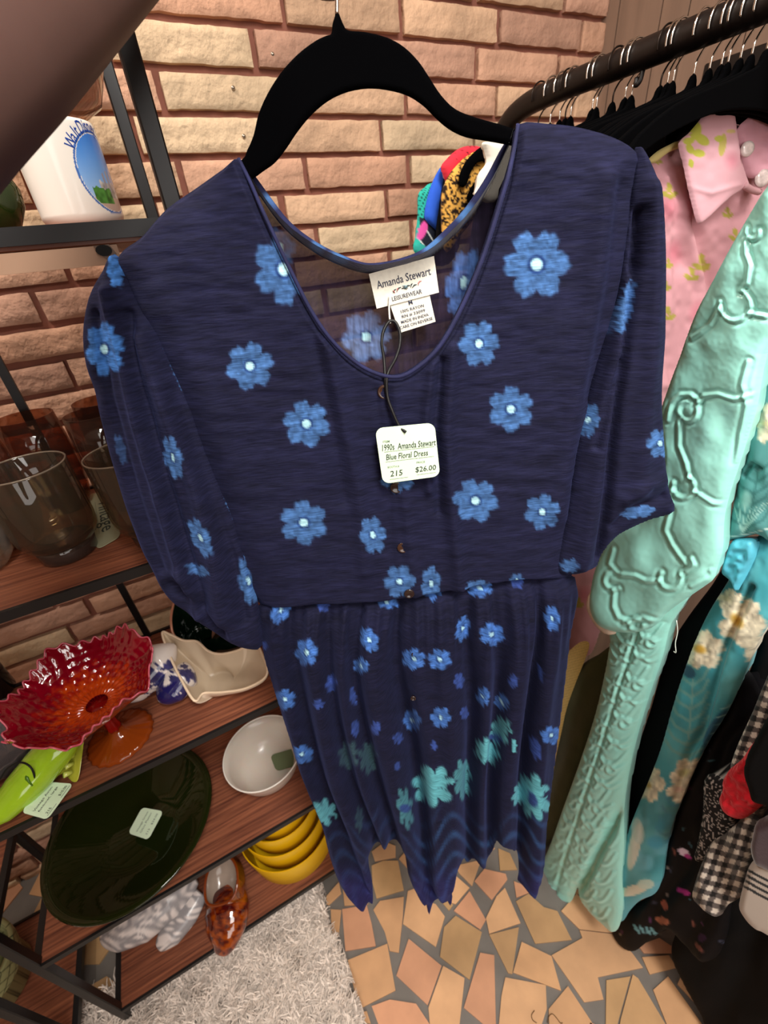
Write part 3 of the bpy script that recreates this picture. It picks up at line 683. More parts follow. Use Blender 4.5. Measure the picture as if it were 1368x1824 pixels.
Pz = lambda x, y, z: at(PZ(CAMH + z), x, y)
china('porcelain_figurine', 'white porcelain piece with dark blue flowers and a pink tip', [Pz(312, 1148, -.60), Pz(290, 1170, -.61), Pz(262, 1200, -.625), Pz(238, 1228, -.64), Pz(222, 1243, -.65)], (.004, .034, .037, .028, .008), (.004, .030, .034, .025, .008), 3, (216, 130, 112))
china('porcelain_figurine', 'white porcelain piece with a solid dark blue toe beside the pearl dish', [Pz(332, 1180, -.63), Pz(322, 1205, -.64), Pz(302, 1232, -.65), Pz(290, 1250, -.66)], (.004, .034, .031, .010), (.004, .030, .024, .010), 9, None, True)

# lime figurine with tag ------------------------------------------------
def figurine():
    root = thing('ceramic_figurine', 'lime green glazed ceramic animal figurine at the front of the third shelf', 'figurine', Pz(60, 1400, -.672))
    m_l = mat('lime_glaze', (150, 190, 36), rough=.12, spec=.6, coat=.6, noise=(11, .18)); m_y = mat('yellow_green_glaze', (176, 176, 60), rough=.14, spec=.6, coat=.6, noise=(20, .22))
    R = oval_loft([Pz(128, 1288, -.60), Pz(108, 1322, -.612), Pz(78, 1360, -.63), Pz(40, 1404, -.645), Pz(0, 1446, -.655), Pz(-22, 1472, -.66)], (.022, .030, .030, .028, .022, .006), (.016, .026, .028, .026, .018, .006), 32)
    G().loft(R).make('body', m_l, root)
    g = G()
    for cx, cy, z, r in ((82, 1300, -.618, .014), (110, 1302, -.612, .015)):
        c = Pz(cx, cy, z); g.lathe([(r * math.sin(t), -r * .7 * math.cos(t)) for t in np.linspace(0, math.pi, 12)], c, 20)
    g.make('eye', m_l, root)
    q = np.array([Pz(150, 1285, -.62), Pz(147, 1340, -.64), Pz(140, 1388, -.668), Pz(128, 1392, -.67), Pz(112, 1378, -.668), Pz(80, 1400, -.671), Pz(66, 1408, -.672), Pz(60, 1385, -.65), Pz(100, 1330, -.63)])
    a = G(); a.slab(catmull(q, 3), (-.004, .006, -.004)); o = a.make('side_flap', m_y, root, False)
    bv = o.modifiers.new('b', 'BEVEL'); bv.width = .0018; bv.segments = 2
    g = G()
    for k in range(6): g.tube([Pz(138 - k * 2, 1300 + k * 15, -.624 - k * .007), Pz(128 - k * 3, 1306 + k * 15, -.618 - k * .007)], [.003, .0045], 8)
    g.make('spine_bead', mat('pale_lime_glaze', (196, 204, 96), rough=.12, coat=.6), root)
    g = G()
    for a_, b_ in (((52, 1362), (30, 1400)), ((46, 1372), (58, 1400))): g.tube([Pz(*a_, -.612), Pz((a_[0] + b_[0]) / 2 - 3, (a_[1] + b_[1]) / 2, -.618), Pz(*b_, -.628)], [.001, .0035, .001], 8)
    g.make('groove', mat('dark_lime', (70, 110, 20), rough=.2), root)
    tl, tr, br_, bl = Pz(78, 1392, -.655), Pz(131, 1396, -.668), Pz(84, 1460, -.662), Pz(38, 1447, -.655)
    t = thing('price_tag', 'pale green price tag tied to the lime figurine', 'tag', bl); cd = Card(bl, tl, tr, br_); cd.body('card', m_tagp, t, .0006, .14)
    g = G(); cd.write(g, 'Vintage Avon', .1, .42, .11, .75); cd.write(g, 'fishbowl, large', .12, .58, .10, .75); cd.write(g, '215', .12, .88, .12); cd.write(g, '$10.00', .62, .86, .11); cd.rule(g, .08, .42, .92, .012); cd.rule(g, .58, .94, .92, .012)
    g.make('writing', m_ink, t, False)
    G().tube(catmull([Pz(0, 1388, -.62), Pz(14, 1368, -.605), Pz(36, 1358, -.598), Pz(54, 1366, -.60), Pz(62, 1385, -.62), Pz(64, 1405, -.645), Pz(67, 1417, -.658)], 5, False), .0013, 6).make('cord', mat('black_cord', (16, 16, 16), rough=.6), t)
figurine()
vessel('ribbed_dish', 'grey ribbed glass dish at the left edge behind the lime figurine', 'dish', (-.425, .665, SZ[2] + .001),
       [(0.0, 0), (.035, 0), (.05, .01), (.07, .03), (.078, .055), (.075, .055), (.066, .032), (.045, .013), (0, .008)], glass('grey_glass', (120, 112, 112), .45, .05, 1.6), 96, rf=lambda th, i: 1 + .02 * np.cos(th * 24))
jr = thing('jar', 'dark jar with a gold lid at the left edge of the third shelf', 'jar', at(PZ(SZ[2]), -6, 1235)); c = at(PZ(SZ[2]), -6, 1235)
G().lathe([(0, 0), (.030, 0), (.033, .004), (.033, .055), (.026, .066), (0, .066)], c, 36).make('body', mat('black_glass', (18, 16, 15), rough=.1, spec=.7), jr)
G().lathe([(0, .082), (.024, .082), (.028, .079), (.028, .064), (0, .064)], c, 48, rf=lambda th, i: 1 + .02 * np.cos(th * 24)).make('lid', mat('dull_gold', (150, 126, 78), rough=.35, metal=.8), jr)

# green platter ---------------------------------------------------------
def platter():
    c = CA(-.358, .665, SZ[3] + .001); root = thing('platter', 'large dark green pressed glass platter on the fourth shelf', 'platter', c)
    prof = [(0.0, 0), (.06, 0), (.066, .004), (.085, .012), (.12, .032), (.150, .050), (.163, .058), (.166, .060), (.164, .063), (.148, .055), (.118, .037), (.083, .017), (.06, .008), (0, .007)]
    rf = lambda th, i: 1.0
    G().lathe(prof, c, 192, rf=rf, zf=lambda th, i: .0004 * np.cos(th * 90) if 8 < i < 12 else 0).make('dish', glass('deep_green_glass', (42, 52, 18), .42, .04, 1.5), root)
    t = thing('price_tag', 'pale price tag lying inside the dark green platter', 'tag', Pz(258, 1465, -1.03))
    pl = PZ(CAMH - 1.030); cd = Card(at(pl, 228, 1484), at(pl, 253, 1438), at(pl, 291, 1445), at(pl, 264, 1496)); cd.body('card', m_tagp, t, .0008, .16)
    g = G(); cd.write(g, 'Vintage Green', .12, .38, .12, .76); cd.write(g, 'Glass Platter', .12, .56, .12, .76); cd.write(g, '215   $24.00', .12, .84, .12, .76); g.make('writing', mat('faded_ink', (110, 126, 112)), t, False)
platter()
m_milk = mat('milk_glass', (214, 202, 190), rough=.22, spec=.6, sss=.25)
def white_bowl():
    c = CA(-.070, .655, SZ[3] + .001); root = thing('mixing_bowl', 'frosted white bowl on the fourth shelf with a tag inside', 'bowl', c)
    G().lathe([(0, 0), (.045, 0), (.055, .006), (.072, .03), (.083, .062), (.0885, .080), (.090, .084), (.088, .085), (.080, .063), (.068, .032), (.052, .010), (0, .007)], c, 72).make('bowl', m_milk, root)
    th = np.linspace(0, 6.2832, 73); G().tube(np.stack([c[0] + .0885 * np.cos(th), c[1] + .0885 * np.sin(th), c[2] + .0845 + 0 * th], 1), .0016, 8, cap=False).make('rim', mat('milk_rim', (236, 228, 218), rough=.15), root)
    pl = PZ(CAMH - 1.035); cd = Card(at(pl, 481, 1345), at(pl, 560, 1322), at(pl, 565, 1352), at(pl, 492, 1374)); o = cd.body('price_tag', mat('shaded_tag', (104, 116, 84)), None, .0008, .1)  # tag colour darkened to stand for the shade inside the bowl
    tag(o, 'tag in a shade-darkened green inside the frosted white bowl', 'tag')
white_bowl()
m_yel = mat('yellow_enamel', (232, 184, 16), rough=.35, spec=.5)
for i, (R_, z0, h_, lb) in enumerate(((.128, .001, .112, 'largest yellow bowl, bottom of the nested stack on the lowest shelf'), (.115, .066, .100, 'second yellow bowl of the nested stack'), (.103, .126, .092, 'third yellow bowl of the nested stack'), (.092, .176, .080, 'smallest yellow bowl on top of the nested stack'))):
    c = CA(-.082, .668, SZ[4] + z0)
    o = G().lathe([(0, 0), (R_ * .88, 0), (R_ * .93, .008), (R_ * .97, h_ * .55), (R_, h_ - .001), (R_ - .0005, h_ + .001), (R_ - .003, h_), (R_ * .94, h_ * .55), (R_ * .88, .013), (0, .004)], c, 72).make('nesting_bowl', m_yel)
    tag(autosmooth(o, 50), lb, 'bowl', 'nested yellow bowls')
# amber art glass ---------------------------------------------------------
def slipper():
    root = thing('art_glass_vase', 'amber and red speckled art glass vase lying on the lowest shelf', 'vase', Pz(400, 1690, -1.41))
    rings = [((402, 1592, -1.372), .036), ((405, 1622, -1.368), .045), ((402, 1655, -1.378), .040), ((398, 1680, -1.388), .028), ((392, 1699, -1.396), .012)]
    P = np.array([Pz(*a) for a, b in rings]); R = oval_loft(P, [b * 1.2 for a, b in rings], [b * .85 for a, b in rings], 48)
    R2 = []
    for a_, b_ in zip(R[:-1], R[1:]): R2 += [a_ * (1 - t) + b_ * t for t in (0, .2, .4, .6, .8)]
    R2.append(R[-1]); V = np.concatenate(R2); n_ = vnoise(V[:, 0] * 90, V[:, 1] * 90 + V[:, 2] * 60, 21) + .6 * vnoise(V[:, 0] * 240, V[:, 1] * 240 + V[:, 2] * 90, 22)
    k = np.clip(n_ * 1.8 + .5, 0, 1)[:, None]; col = CA(64, 5, 8) * (1 - k) + CA(150, 66, 10) * k
    g = G().loft(R2, closed_ends=False); g.F.append(tuple((len(R2) - 1) * 48 + k for k in range(48))); g.Cc = [col]
    g.make('body', mat('art_glass', vcol=True, rough=.06, spec=.8, coat=1.0), root, True, True)
    lp = catmull([Pz(x_, y_, z_) for x_, y_, z_ in ((366, 1600, -1.322), (366, 1570, -1.312), (374, 1545, -1.306), (390, 1528, -1.302), (410, 1527, -1.302), (422, 1548, -1.306), (422, 1580, -1.314), (412, 1602, -1.322), (390, 1612, -1.326), (374, 1612, -1.326))], 5)
    cc = lp.mean(0); g = G().loft([lp, cc + (lp - cc) * .9 - CA(0, 0, .012), cc + (lp - cc) * .6 - CA(0, 0, .026), cc + (lp - cc) * .15 - CA(0, 0, .032)], closed_ends=False); g.F.append(tuple(range(len(lp) * 3, len(lp) * 4)))
    g.make('lining', mat('grey_lining', (150, 134, 122), rough=.15, spec=.6), root)
    base_ring = np.array([cc + (p_ - cc) * 1.25 - CA(0, 0, .03) for p_ in lp]); low = np.array([cc + (p_ - cc) * .9 - CA(0, 0, .075) for p_ in lp])
    g = G().loft([lp, base_ring, low], closed_ends=False); V2 = np.concatenate([lp, base_ring, low]); n2 = vnoise(V2[:, 0] * 120, V2[:, 1] * 120, 23); k = np.clip(n2 * 2 + .5, 0, 1)[:, None]; g.Cc = [CA(64, 12, 6) * (1 - k) + CA(140, 72, 16) * k]
    g.make('neck', bpy.data.materials['art_glass'], root, True, True)
    G().tube(np.concatenate([lp, lp[:1]]), .0035, 8, cap=False).make('lip', mat('amber_lip', (120, 50, 14), rough=.08, coat=1), root)
slipper()
def marbled(label, path, w, h, sd):
    R = oval_loft(path, w, h, 60); R2 = []
    for a_, b_ in zip(R[:-1], R[1:]): R2 += [a_ * (1 - t) + b_ * t for t in (0, .2, .4, .6, .8)]
    R2.append(R[-1]); V = np.concatenate(R2)
    q = V @ np.array([[34, 8, 0], [6, 26, 10], [0, 8, 40.]]); n_ = vnoise(q[:, 0] * 1.6 + 3 * vnoise(q[:, 1], q[:, 2], sd), q[:, 1] * 3.2, sd + 1)
    k = np.clip(np.abs(n_) * 5 - .55, 0, 1)[:, None]; col = CA(150, 146, 148) * (1 - k) + CA(222, 212, 208) * k
    g = G().loft(R2); g.Cc = [col]
    tag(g.make('ceramic_vessel', mat('marbled_glaze', vcol=True, rough=.25, spec=.5), None, True, True), label, 'pottery', 'grey and white marbled pieces')
marbled('large grey and white marbled ceramic piece on the lowest shelf', [Pz(345, 1555, -1.34), Pz(305, 1590, -1.345), Pz(255, 1625, -1.355), Pz(212, 1655, -1.37), Pz(182, 1670, -1.378)], (.03, .055, .062, .045, .010), (.02, .045, .05, .036, .010), 31)
marbled('smaller marbled ceramic piece between the large one and the amber vase', [Pz(358, 1590, -1.36), Pz(335, 1625, -1.37), Pz(305, 1660, -1.38), Pz(284, 1685, -1.39)], (.018, .030, .032, .014), (.016, .026, .026, .012), 41)
# pale green crackled pot at the lower left ---------------------------------
def crackle():
    c = CA(-.80, .715, SZ[4] + .001); R_ = .092
    prof = [(0, 0)] + [(R_ * (.55 + .45 * math.sin(t * 1.5)), .14 * t) for t in np.linspace(0, 1, 70)] + [(R_ * .9, .14), (R_ * .85, .02), (0, .01)]
    seg = 240; th = np.arange(seg) / seg * 2 * np.pi; V = np.concatenate([np.stack([q * np.cos(th), q * np.sin(th), z + 0 * th], 1) for q, z in prof])
    u = np.tile(th * 9 / 3.1416, len(prof)); v = V[:, 2] / .035; d = np.minimum(np.abs((u + v) % 1 - .5), np.abs((u - v) % 1 - .5))
    k = np.clip((.06 - d) / .03, 0, 1)[:, None]; col = CA(170, 172, 122) * (1 - k) + CA(52, 58, 34) * k; n = len(prof)
    i, kk = np.meshgrid(np.arange(n - 1), np.arange(seg), indexing='ij'); k2 = (kk + 1) % seg
    Q = np.stack([i * seg + kk, i * seg + k2, (i + 1) * seg + k2, (i + 1) * seg + kk], -1).reshape(-1, 4)
    tag(link_mesh('planter_pot', V + c, Q, mat('crackle_glaze', vcol=True, rough=.4), None, col), 'pale green pot with a dark diamond lattice at the lower left corner', 'pot')
crackle()

# ================================================================== shag rug
def rug():
    x0, x1, y0, y1 = -0.99, -0.062, -0.75, 0.60
    root = thing('shag_rug', 'off-white shag rug on the floor in front of the shelves', 'rug', ((x0 + x1) / 2, (y0 + y1) / 2, 0))
    G().box((x0 + .01, y0 + .01, .005), (x1 - .012, y1 - .01, .012)).make('backing', mat('rug_backing', (150, 134, 120), rough=.9), root, False)
    N = 26000; x = rng.uniform(x0, x1, N); y = rng.uniform(y0, y1, N)
    vis = (y > .18) & (x > -.72); keep = vis | (rng.random(N) < .35); ex = 17000
    x = np.concatenate([x[keep], rng.uniform(-.70, x1, ex)]); y = np.concatenate([y[keep], rng.uniform(.22, y1, ex)]); N = len(x)
    h = rng.uniform(.016, .032, N); a = 6 * vnoise(x * 14, y * 14, 51) * 3.1 + rng.normal(0, .8, N); ln = rng.uniform(.6, 1.5, N) * h; w = rng.uniform(.0016, .003, N)
    K = 5; t = np.linspace(0, 1, K); V = np.zeros((N, K, 2, 3)); b = a + rng.normal(0, .9, N)
    for i, tt in enumerate(t):
        aa = a + (b - a) * tt; px = x + ln * tt * np.cos(aa); py = y + ln * tt * np.sin(aa); pz = .010 + h * (tt * (1.55 - tt * .75))
        ww = w * (1 - .6 * tt); sx = -np.sin(aa) * ww; sy = np.cos(aa) * ww
        V[:, i, 0] = np.stack([px + sx, py + sy, pz], 1); V[:, i, 1] = np.stack([px - sx, py - sy, pz + .0006], 1)
    V[..., 0] = np.minimum(V[..., 0], x1 + .012)
    idx = np.arange(N * K * 2).reshape(N, K, 2); Q = np.stack([idx[:, :-1, 0], idx[:, :-1, 1], idx[:, 1:, 1], idx[:, 1:, 0]], -1).reshape(-1, 4)
    cc = np.array((236, 222, 210.))[None, :] * rng.uniform(.80, 1.07, N)[:, None]; col = np.clip(np.repeat(cc, K * 2, 0), 0, 255)
    o = link_mesh('pile', V.reshape(-1, 3), Q, mat('wool_pile', vcol=True, rough=.8, spec=.2, sheen=.3), root, col); o['kind'] = 'stuff'
rug()
# stray threads on the tiles
pz = PZ(.006)
for pts, lb in ((((952, 1800), (947, 1808), (949, 1817), (956, 1822)), 'short curled brown thread on the tiles'), (((975, 1822), (978, 1810), (984, 1806), (992, 1814), (998, 1822), (1002, 1822)), 'tangled thread on the tiles right of the curled one')):
    tag(G().tube(catmull([at(pz, *q) for q in pts], 5, False), .0008, 5).make('thread', mat('thread_brown', (96, 66, 34), rough=.8)), lb, 'thread')
# ================================================================== the dress on its hanger
g_dir = np.array([0.417, 0.909, 0]); u_dir = np.array([0.909, -0.417, 0])
def fwd_pt(x, y, h):
    r = rays([(x, y)])[0]; return r * (h / (r @ g_dir)) + ORG
A_, B_ = fwd_pt(684, 300, .44), fwd_pt(760, 1600, .30)
B_ = B_ - u_dir * ((B_ - A_) @ u_dir)
n_ = np.cross(u_dir, B_ - A_)
DP = Plane(A_, n_)
NAVY = (24, 25, 48)
m_dress = mat('navy_gauze', vcol=True, rough=.85, spec=.15, sheen=.12, sheen_col=(110, 124, 200), bump=(420, .5), stretch=(.2, .2, 1.6), bdist=.0012, noise=(300, .34))
m_back = mat('sheer_gauze', vcol=True, rough=.85, spec=.12, sheen=.3, alpha=.89, bump=(240, .5), stretch=(1.6, 1.6, .15), bdist=.0016, noise=(170, .3))
m_bind = mat('navy_binding', (30, 32, 70), rough=.8, sheen=.2, sheen_col=(120, 130, 200), noise=(60, .3))
dress = thing('dress', 'navy blue gauze dress with lighter blue flowers held up on a black hanger', 'dress', (B_[0], B_[1], 0.42))
FB = (64, 102, 154)
def gauze(x, y, col, dens=1.0):
    n = vnoise(x / 60, y / 9, 61) + .6 * vnoise(x / 25, y / 4, 62)
    col *= (1 + .22 * n)[:, None]
NECKF = [(425, 283), (450, 330), (482, 400), (520, 480), (560, 558), (600, 612), (650, 652), (700, 667), (738, 652), (780, 612), (820, 540), (855, 455), (888, 350), (908, 280), (922, 222)]
BODL = [(466, 1078), (424, 1000), (388, 900), (342, 780), (284, 650), (246, 570), (220, 510), (208, 470), (220, 446), (250, 425), (272, 400), (300, 370), (350, 335), (398, 301)]
BODR = [(980, 221), (1030, 227), (1090, 244), (1130, 268), (1141, 300), (1132, 340), (1120, 420), (1104, 520), (1080, 620), (1052, 720), (1030, 800), (1016, 900), (1012, 1000), (1014, 1030)]
WAIST = [(930, 1030), (840, 1042), (760, 1056), (680, 1068), (560, 1074)]
BOD = NECKF + BODR + WAIST + BODL
NECKB = [(440, 306), (500, 388), (560, 435), (620, 463), (660, 472), (710, 465), (760, 447), (800, 415), (842, 370), (880, 312), (906, 258)]
OUTER = catmull(BODL[:], 4, False)
OUTERR = catmull([(922, 222)] + BODR, 4, False)
def bod_prof(x, y):
    d = np.minimum(pdist(x, y, OUTER, False), pdist(x, y, OUTERR, False)); return np.sqrt(np.clip(1 - (1 - np.clip(d / 100, 0, 1)) ** 2, 0, 1))
def bod_disp(x, y, d):
    h = .018 * bod_prof(x, y)
    h += ridge(x, y, [(700, 672), (716, 860), (728, 975), (742, 1060)], 10, .0035) - ridge(x, y, [(668, 690), (690, 860), (702, 1060)], 7, .002)
    h += ridge(x, y, [(800, 620), (790, 760), (800, 900), (815, 1040)], 13, .007) + ridge(x, y, [(765, 640), (752, 760), (760, 860)], 9, .006)
    h -= ridge(x, y, [(782, 640), (772, 760), (778, 900)], 8, .006)
    h += ridge(x, y, [(585, 600), (610, 720), (640, 860), (650, 1000)], 14, .006) - ridge(x, y, [(560, 590), (590, 730), (615, 880)], 10, .003)
    h += ridge(x, y, [(1060, 330), (1040, 520), (1010, 720), (985, 900)], 24, .009) - ridge(x, y, [(1090, 340), (1070, 520), (1040, 700)], 16, .004)
    h += ridge(x, y, [(300, 520), (380, 700), (430, 860)], 24, .004)
    h += .0014 * vnoise(x / 40, y / 14, 63) + .003 * vnoise(x / 90, y / 120, 64) + .0004 * vnoise(x / 30, y / 2.6, 65) + .0003 * vnoise(x / 3, y / 40, 66)
    return h
def flowers(L_):
    def f(x, y, col):
        gauze(x, y, col)
        for q in L_: q(x, y, col)
    return f
def fl_(cx, cy, rx, ry=None, rot=0, ph=0, c=FB, a=.92, pet=6, centre=True): return lambda x, y, col: flower(x, y, col, cx, cy, rx, ry, rot, c, pet, centre, ph, a)
def lf_(cx, cy, rx, ry, rot, c=(88, 160, 172), a=.9, n=5): return lambda x, y, col: leaf(x, y, col, cx, cy, rx, ry, rot, c, n, a)
bod_paint = flowers([fl_(956, 471, 62, 66, 10, .2), fl_(445, 652, 45, 45, 0, .3), fl_(546, 755, 44, 44, 0, .8), fl_(853, 612, 38, 44, 0, .1), fl_(910, 729, 43, 43, 0, .5),
    fl_(847, 892, 43, 41, 0, .9), fl_(966, 912, 34, 34, 0, .3), fl_(541, 931, 45, 42, 0, .6), fl_(664, 953, 25, 36, -10, 0), fl_(505, 480, 56, 68, -12, .3), fl_(708, 850, 33, 30, 0, .4, pet=6),
    fl_(712, 1036, 30, 32, 0, .1), fl_(768, 1040, 19, 34, 0, .4), fl_(853, 1046, 26, 14, 0, .3), fl_(921, 1033, 14, 12, 0), fl_(435, 1030, 14, 48, -12)])
o = sheet('bodice', BOD, DP, m_dress, step=3, thick=0.0, disp=bod_disp, paint=bod_paint, base=NAVY, parent=dress, back=False, smoothk=3)
# the back of the bodice, seen through the neckline
BACKO = NECKB + [(922, 222)] + BODR + WAIST + BODL + [(425, 283)]
def back_disp(x, y, d): return -.030 * bod_prof(x, y) - .006 + .0016 * np.sin(x / 5.0 + 2 * vnoise(x / 30, y / 90, 67))
o = sheet('back_panel', BACKO, DP, m_back, step=5, thick=0.0, disp=back_disp, paint=flowers([fl_(652, 600, 46, 50, 0, .2, (92, 120, 170), .9), fl_(826, 503, 34, 66, 12, .2, (70, 104, 166), .9), fl_(500, 440, 30, 40, 0)]), base=(40, 32, 52), parent=dress, back=False, smoothk=3)
# neckline bindings
def strip(name, pts, w, m, lift, parent, col=None, paint=None):
    P = catmull(pts, 8, False); T = np.gradient(P, axis=0); T /= np.linalg.norm(T, axis=1)[:, None]; N_ = np.stack([-T[:, 1], T[:, 0]], 1); rows = []
    W_ = np.interp(np.linspace(0, 1, len(P)), np.linspace(0, 1, len(w)), w) if np.ndim(w) else np.full(len(P), w)
    for s, hh in ((-1, 0), (-.6, .8), (0, 1), (.6, .8), (1, 0), (.6, -.6), (-.6, -.6)):
        q = P + N_ * (s * W_ / 2)[:, None]; rows.append(DP.hit(q) + DP.n * (np.asarray(lift)[..., None] + hh * .0016 if np.ndim(lift) else lift + hh * .0016))
    R = [np.array([r[i] for r in rows]) for i in range(len(P))]
    g = G().loft(R); c = np.tile((28, 32, 72.), (len(R) * 7, 1))
    if paint:
        XY = np.repeat(P, 7, 0); paint(XY[:, 0], XY[:, 1], c)
    g.Cc = [c]; return g.make(name, m, parent, True, True)
mb = mat('navy_binding_print', vcol=True, rough=.8, sheen=.2, sheen_col=(120, 130, 200), noise=(90, .25))
def bp(x, y, c):
    for q in ((560, 430, 14), (600, 455, 22), (780, 432, 26), (840, 368, 20), (470, 345, 10)): blob(x, y, c, q[0], q[1], q[2], 30, 0, (70, 116, 172), .9, .5)
kk = len(catmull(NECKB, 8, False)); lb_ = -.004 - .026 * np.sin(np.linspace(0, np.pi, kk)) ** .6
strip('neck_binding', [(426, 290)] + NECKB + [(915, 240)], [10, 16, 20, 20, 20, 20, 14, 8], mb, np.interp(np.linspace(0, 1, kk + 16), np.linspace(0, 1, kk), lb_), dress, paint=bp)
strip('neck_edge', NECKF, 7, m_bind, np.interp(np.linspace(0, 1, (len(NECKF) - 1) * 8 + 1), [0, .12, .5, .88, 1], [.001, .013, .0195, .014, .001]), dress)

# sleeves
SL = [(203, 452), (188, 482), (169, 515), (158, 550), (152, 600), (158, 650), (172, 692), (180, 730), (195, 790), (214, 860), (234, 920), (255, 975), (273, 1010), (290, 1045), (310, 1070), (332, 1085), (352, 1102), (382, 1122), (412, 1142), (442, 1152), (468, 1148),
      (462, 1085), (444, 1010), (424, 930), (400, 870), (372, 800), (344, 720), (314, 650), (284, 585), (250, 530), (226, 480)]
def sl_disp(x, y, d):
    h = ridge(x, y, [(215, 520), (240, 620), (268, 740), (300, 860), (335, 980), (365, 1080)], 12, .013) - ridge(x, y, [(238, 560), (262, 680), (300, 820), (340, 960), (372, 1060)], 11, .013)
    h += ridge(x, y, [(270, 600), (320, 740), (362, 850), (392, 960), (410, 1080)], 16, .011) - ridge(x, y, [(190, 560), (215, 700), (255, 860), (300, 1000)], 10, .006)
    h -= ridge(x, y, [(318, 690), (375, 850), (420, 990), (440, 1090)], 9, .007) + ridge(x, y, [(315, 1030), (350, 1050), (400, 1110)], 12, .010)
    h += ridge(x, y, [(330, 1000), (352, 1010), (368, 1050), (420, 1120)], 9, .006) + .003 * vnoise(x / 26, y / 50, 71) + .0004 * vnoise(x / 26, y / 3, 70)
    return h
sl_paint = flowers([fl_(186, 622, 36, 52, -8, .2, (64, 118, 190)), fl_(205, 482, 16, 34, -8, 0, (64, 118, 190), centre=False), fl_(308, 815, 17, 44, -14), fl_(357, 958, 17, 42, -26), fl_(414, 892, 12, 38, -18),
    fl_(443, 1035, 19, 48, -10), fl_(314, 655, 7, 50, -18, centre=False), fl_(352, 1015, 24, 10, 20, centre=False), fl_(215, 800, 10, 30, -14, centre=False, a=.5)])
sheet('sleeve', SL, DP.shift(.006), m_dress, step=3, thick=.022, prof=70, disp=sl_disp, paint=sl_paint, base=NAVY, parent=dress, smoothk=3)
SR = [(1132, 262), (1155, 290), (1174, 348), (1181, 420), (1183, 500), (1182, 600), (1176, 700), (1180, 780), (1187, 860), (1199, 908), (1155, 925), (1112, 944), (1088, 962), (1072, 985), (1062, 1006), (1044, 1015), (1020, 1022), (994, 1020),
      (990, 1000), (1004, 930), (1016, 850), (1028, 780), (1046, 705), (1070, 620), (1096, 540), (1108, 470), (1114, 400), (1120, 330)]
def sr_disp(x, y, d):
    h = -ridge(x, y, [(1128, 380), (1120, 480), (1100, 620), (1080, 760), (1070, 880), (1060, 990)], 8, .012) + ridge(x, y, [(1112, 500), (1085, 640), (1058, 780), (1040, 900), (1028, 1000)], 14, .007)
    h += ridge(x, y, [(1150, 340), (1150, 520), (1140, 700), (1120, 860)], 18, .006) - ridge(x, y, [(1092, 640), (1072, 700), (1050, 790)], 5, .006)
    h += ridge(x, y, [(1185, 850), (1140, 850), (1100, 880)], 12, .006) - ridge(x, y, [(1170, 880), (1120, 895), (1085, 930)], 9, .006)
    return h + .002 * vnoise(x / 26, y / 50, 73) + .0004 * vnoise(x / 26, y / 3, 70)
sr_paint = flowers([fl_(1114, 548, 12, 56, 14, 0, centre=False), fl_(1047, 748, 22, 34, 12), fl_(1176, 790, 26, 28, 0), fl_(1136, 912, 34, 12, -8, 0, centre=False), fl_(1015, 1008, 18, 14, 0, centre=False), fl_(1090, 570, 12, 30, 20, centre=False, a=.4)])
sheet('sleeve', SR, DP.shift(.006), m_dress, step=3, thick=.016, prof=60, disp=sr_disp, paint=sr_paint, base=NAVY, parent=dress, smoothk=3)

# skirt
SKL = [(466, 1072), (463, 1112), (470, 1165), (483, 1210), (497, 1255), (515, 1310), (532, 1366), (556, 1425), (574, 1470), (586, 1520), (604, 1570), (624, 1595)]
HEM = [(636, 1606), (648, 1617), (656, 1604), (664, 1610), (663, 1570), (656, 1528), (668, 1502), (698, 1494), (718, 1508), (727, 1556), (738, 1580), (744, 1592), (752, 1604), (758, 1606), (764, 1628), (772, 1606), (782, 1600), (790, 1590), (798, 1604), (806, 1598), (803, 1580), (812, 1560), (817, 1530), (826, 1526), (832, 1536), (846, 1526), (862, 1532), (878, 1514), (886, 1488), (898, 1494), (908, 1506), (921, 1516), (924, 1550), (922, 1568), (934, 1574), (946, 1579), (956, 1572), (962, 1574)]
SKR = [(970, 1535), (974, 1470), (985, 1380), (1000, 1260), (1015, 1130), (1024, 1028)]
SKO = SKL + HEM + SKR + [(930, 1022), (840, 1034), (760, 1048), (680, 1058), (560, 1064)]
ex = lambda y, P: np.interp(y, [p[1] for p in P], [p[0] for p in P])
def sk_s(x, y):
    l = ex(y, SKL + [(650, 1640)]); r = ex(y, [(1024, 1028), (1015, 1130), (1000, 1260), (985, 1380), (974, 1470), (970, 1535), (960, 1640)]); return (x - l) / (r - l)
def sk_disp(x, y, d):
    s = sk_s(x, y); k = np.clip((y - 1050) / 260, 0, 1) ** .7
    w = s + .012 * np.sin(y / 70 + s * 9)
    cr = [(.04, .03, .6), (.16, .035, .8), (.26, .02, .7), (.36, .045, 1.0), (.50, .035, .7), (.575, .04, 1.1), (.70, .025, .8), (.80, .045, 1.0), (.92, .035, 1.0)]
    tr = [(.10, .03, .9), (.215, .02, .8), (.305, .025, 1.0), (.445, .03, 1.2), (.655, .022, .9), (.745, .022, 1.0), (.865, .016, 1.2)]
    h = np.zeros_like(x)
    for c, wd, a in cr: h += .018 * a * np.exp(-((w - c) / wd) ** 2)
    for c, wd, a in tr: h -= .022 * a * np.exp(-((w - c) / wd) ** 2)
    h *= .25 + .75 * k
    h += .0022 * np.exp(-((y - 1090) / 50) ** 2) * np.sin(s * 170 + 3 * vnoise(s * 20, y / 80, 75)) + .003 * vnoise(s * 22, y / 110, 76) + .0015 * vnoise(s * 60, y / 40, 77)
    h -= .003 * np.exp(-((y - 1052 + (x - 680) * .08) / 8) ** 2)
    return h
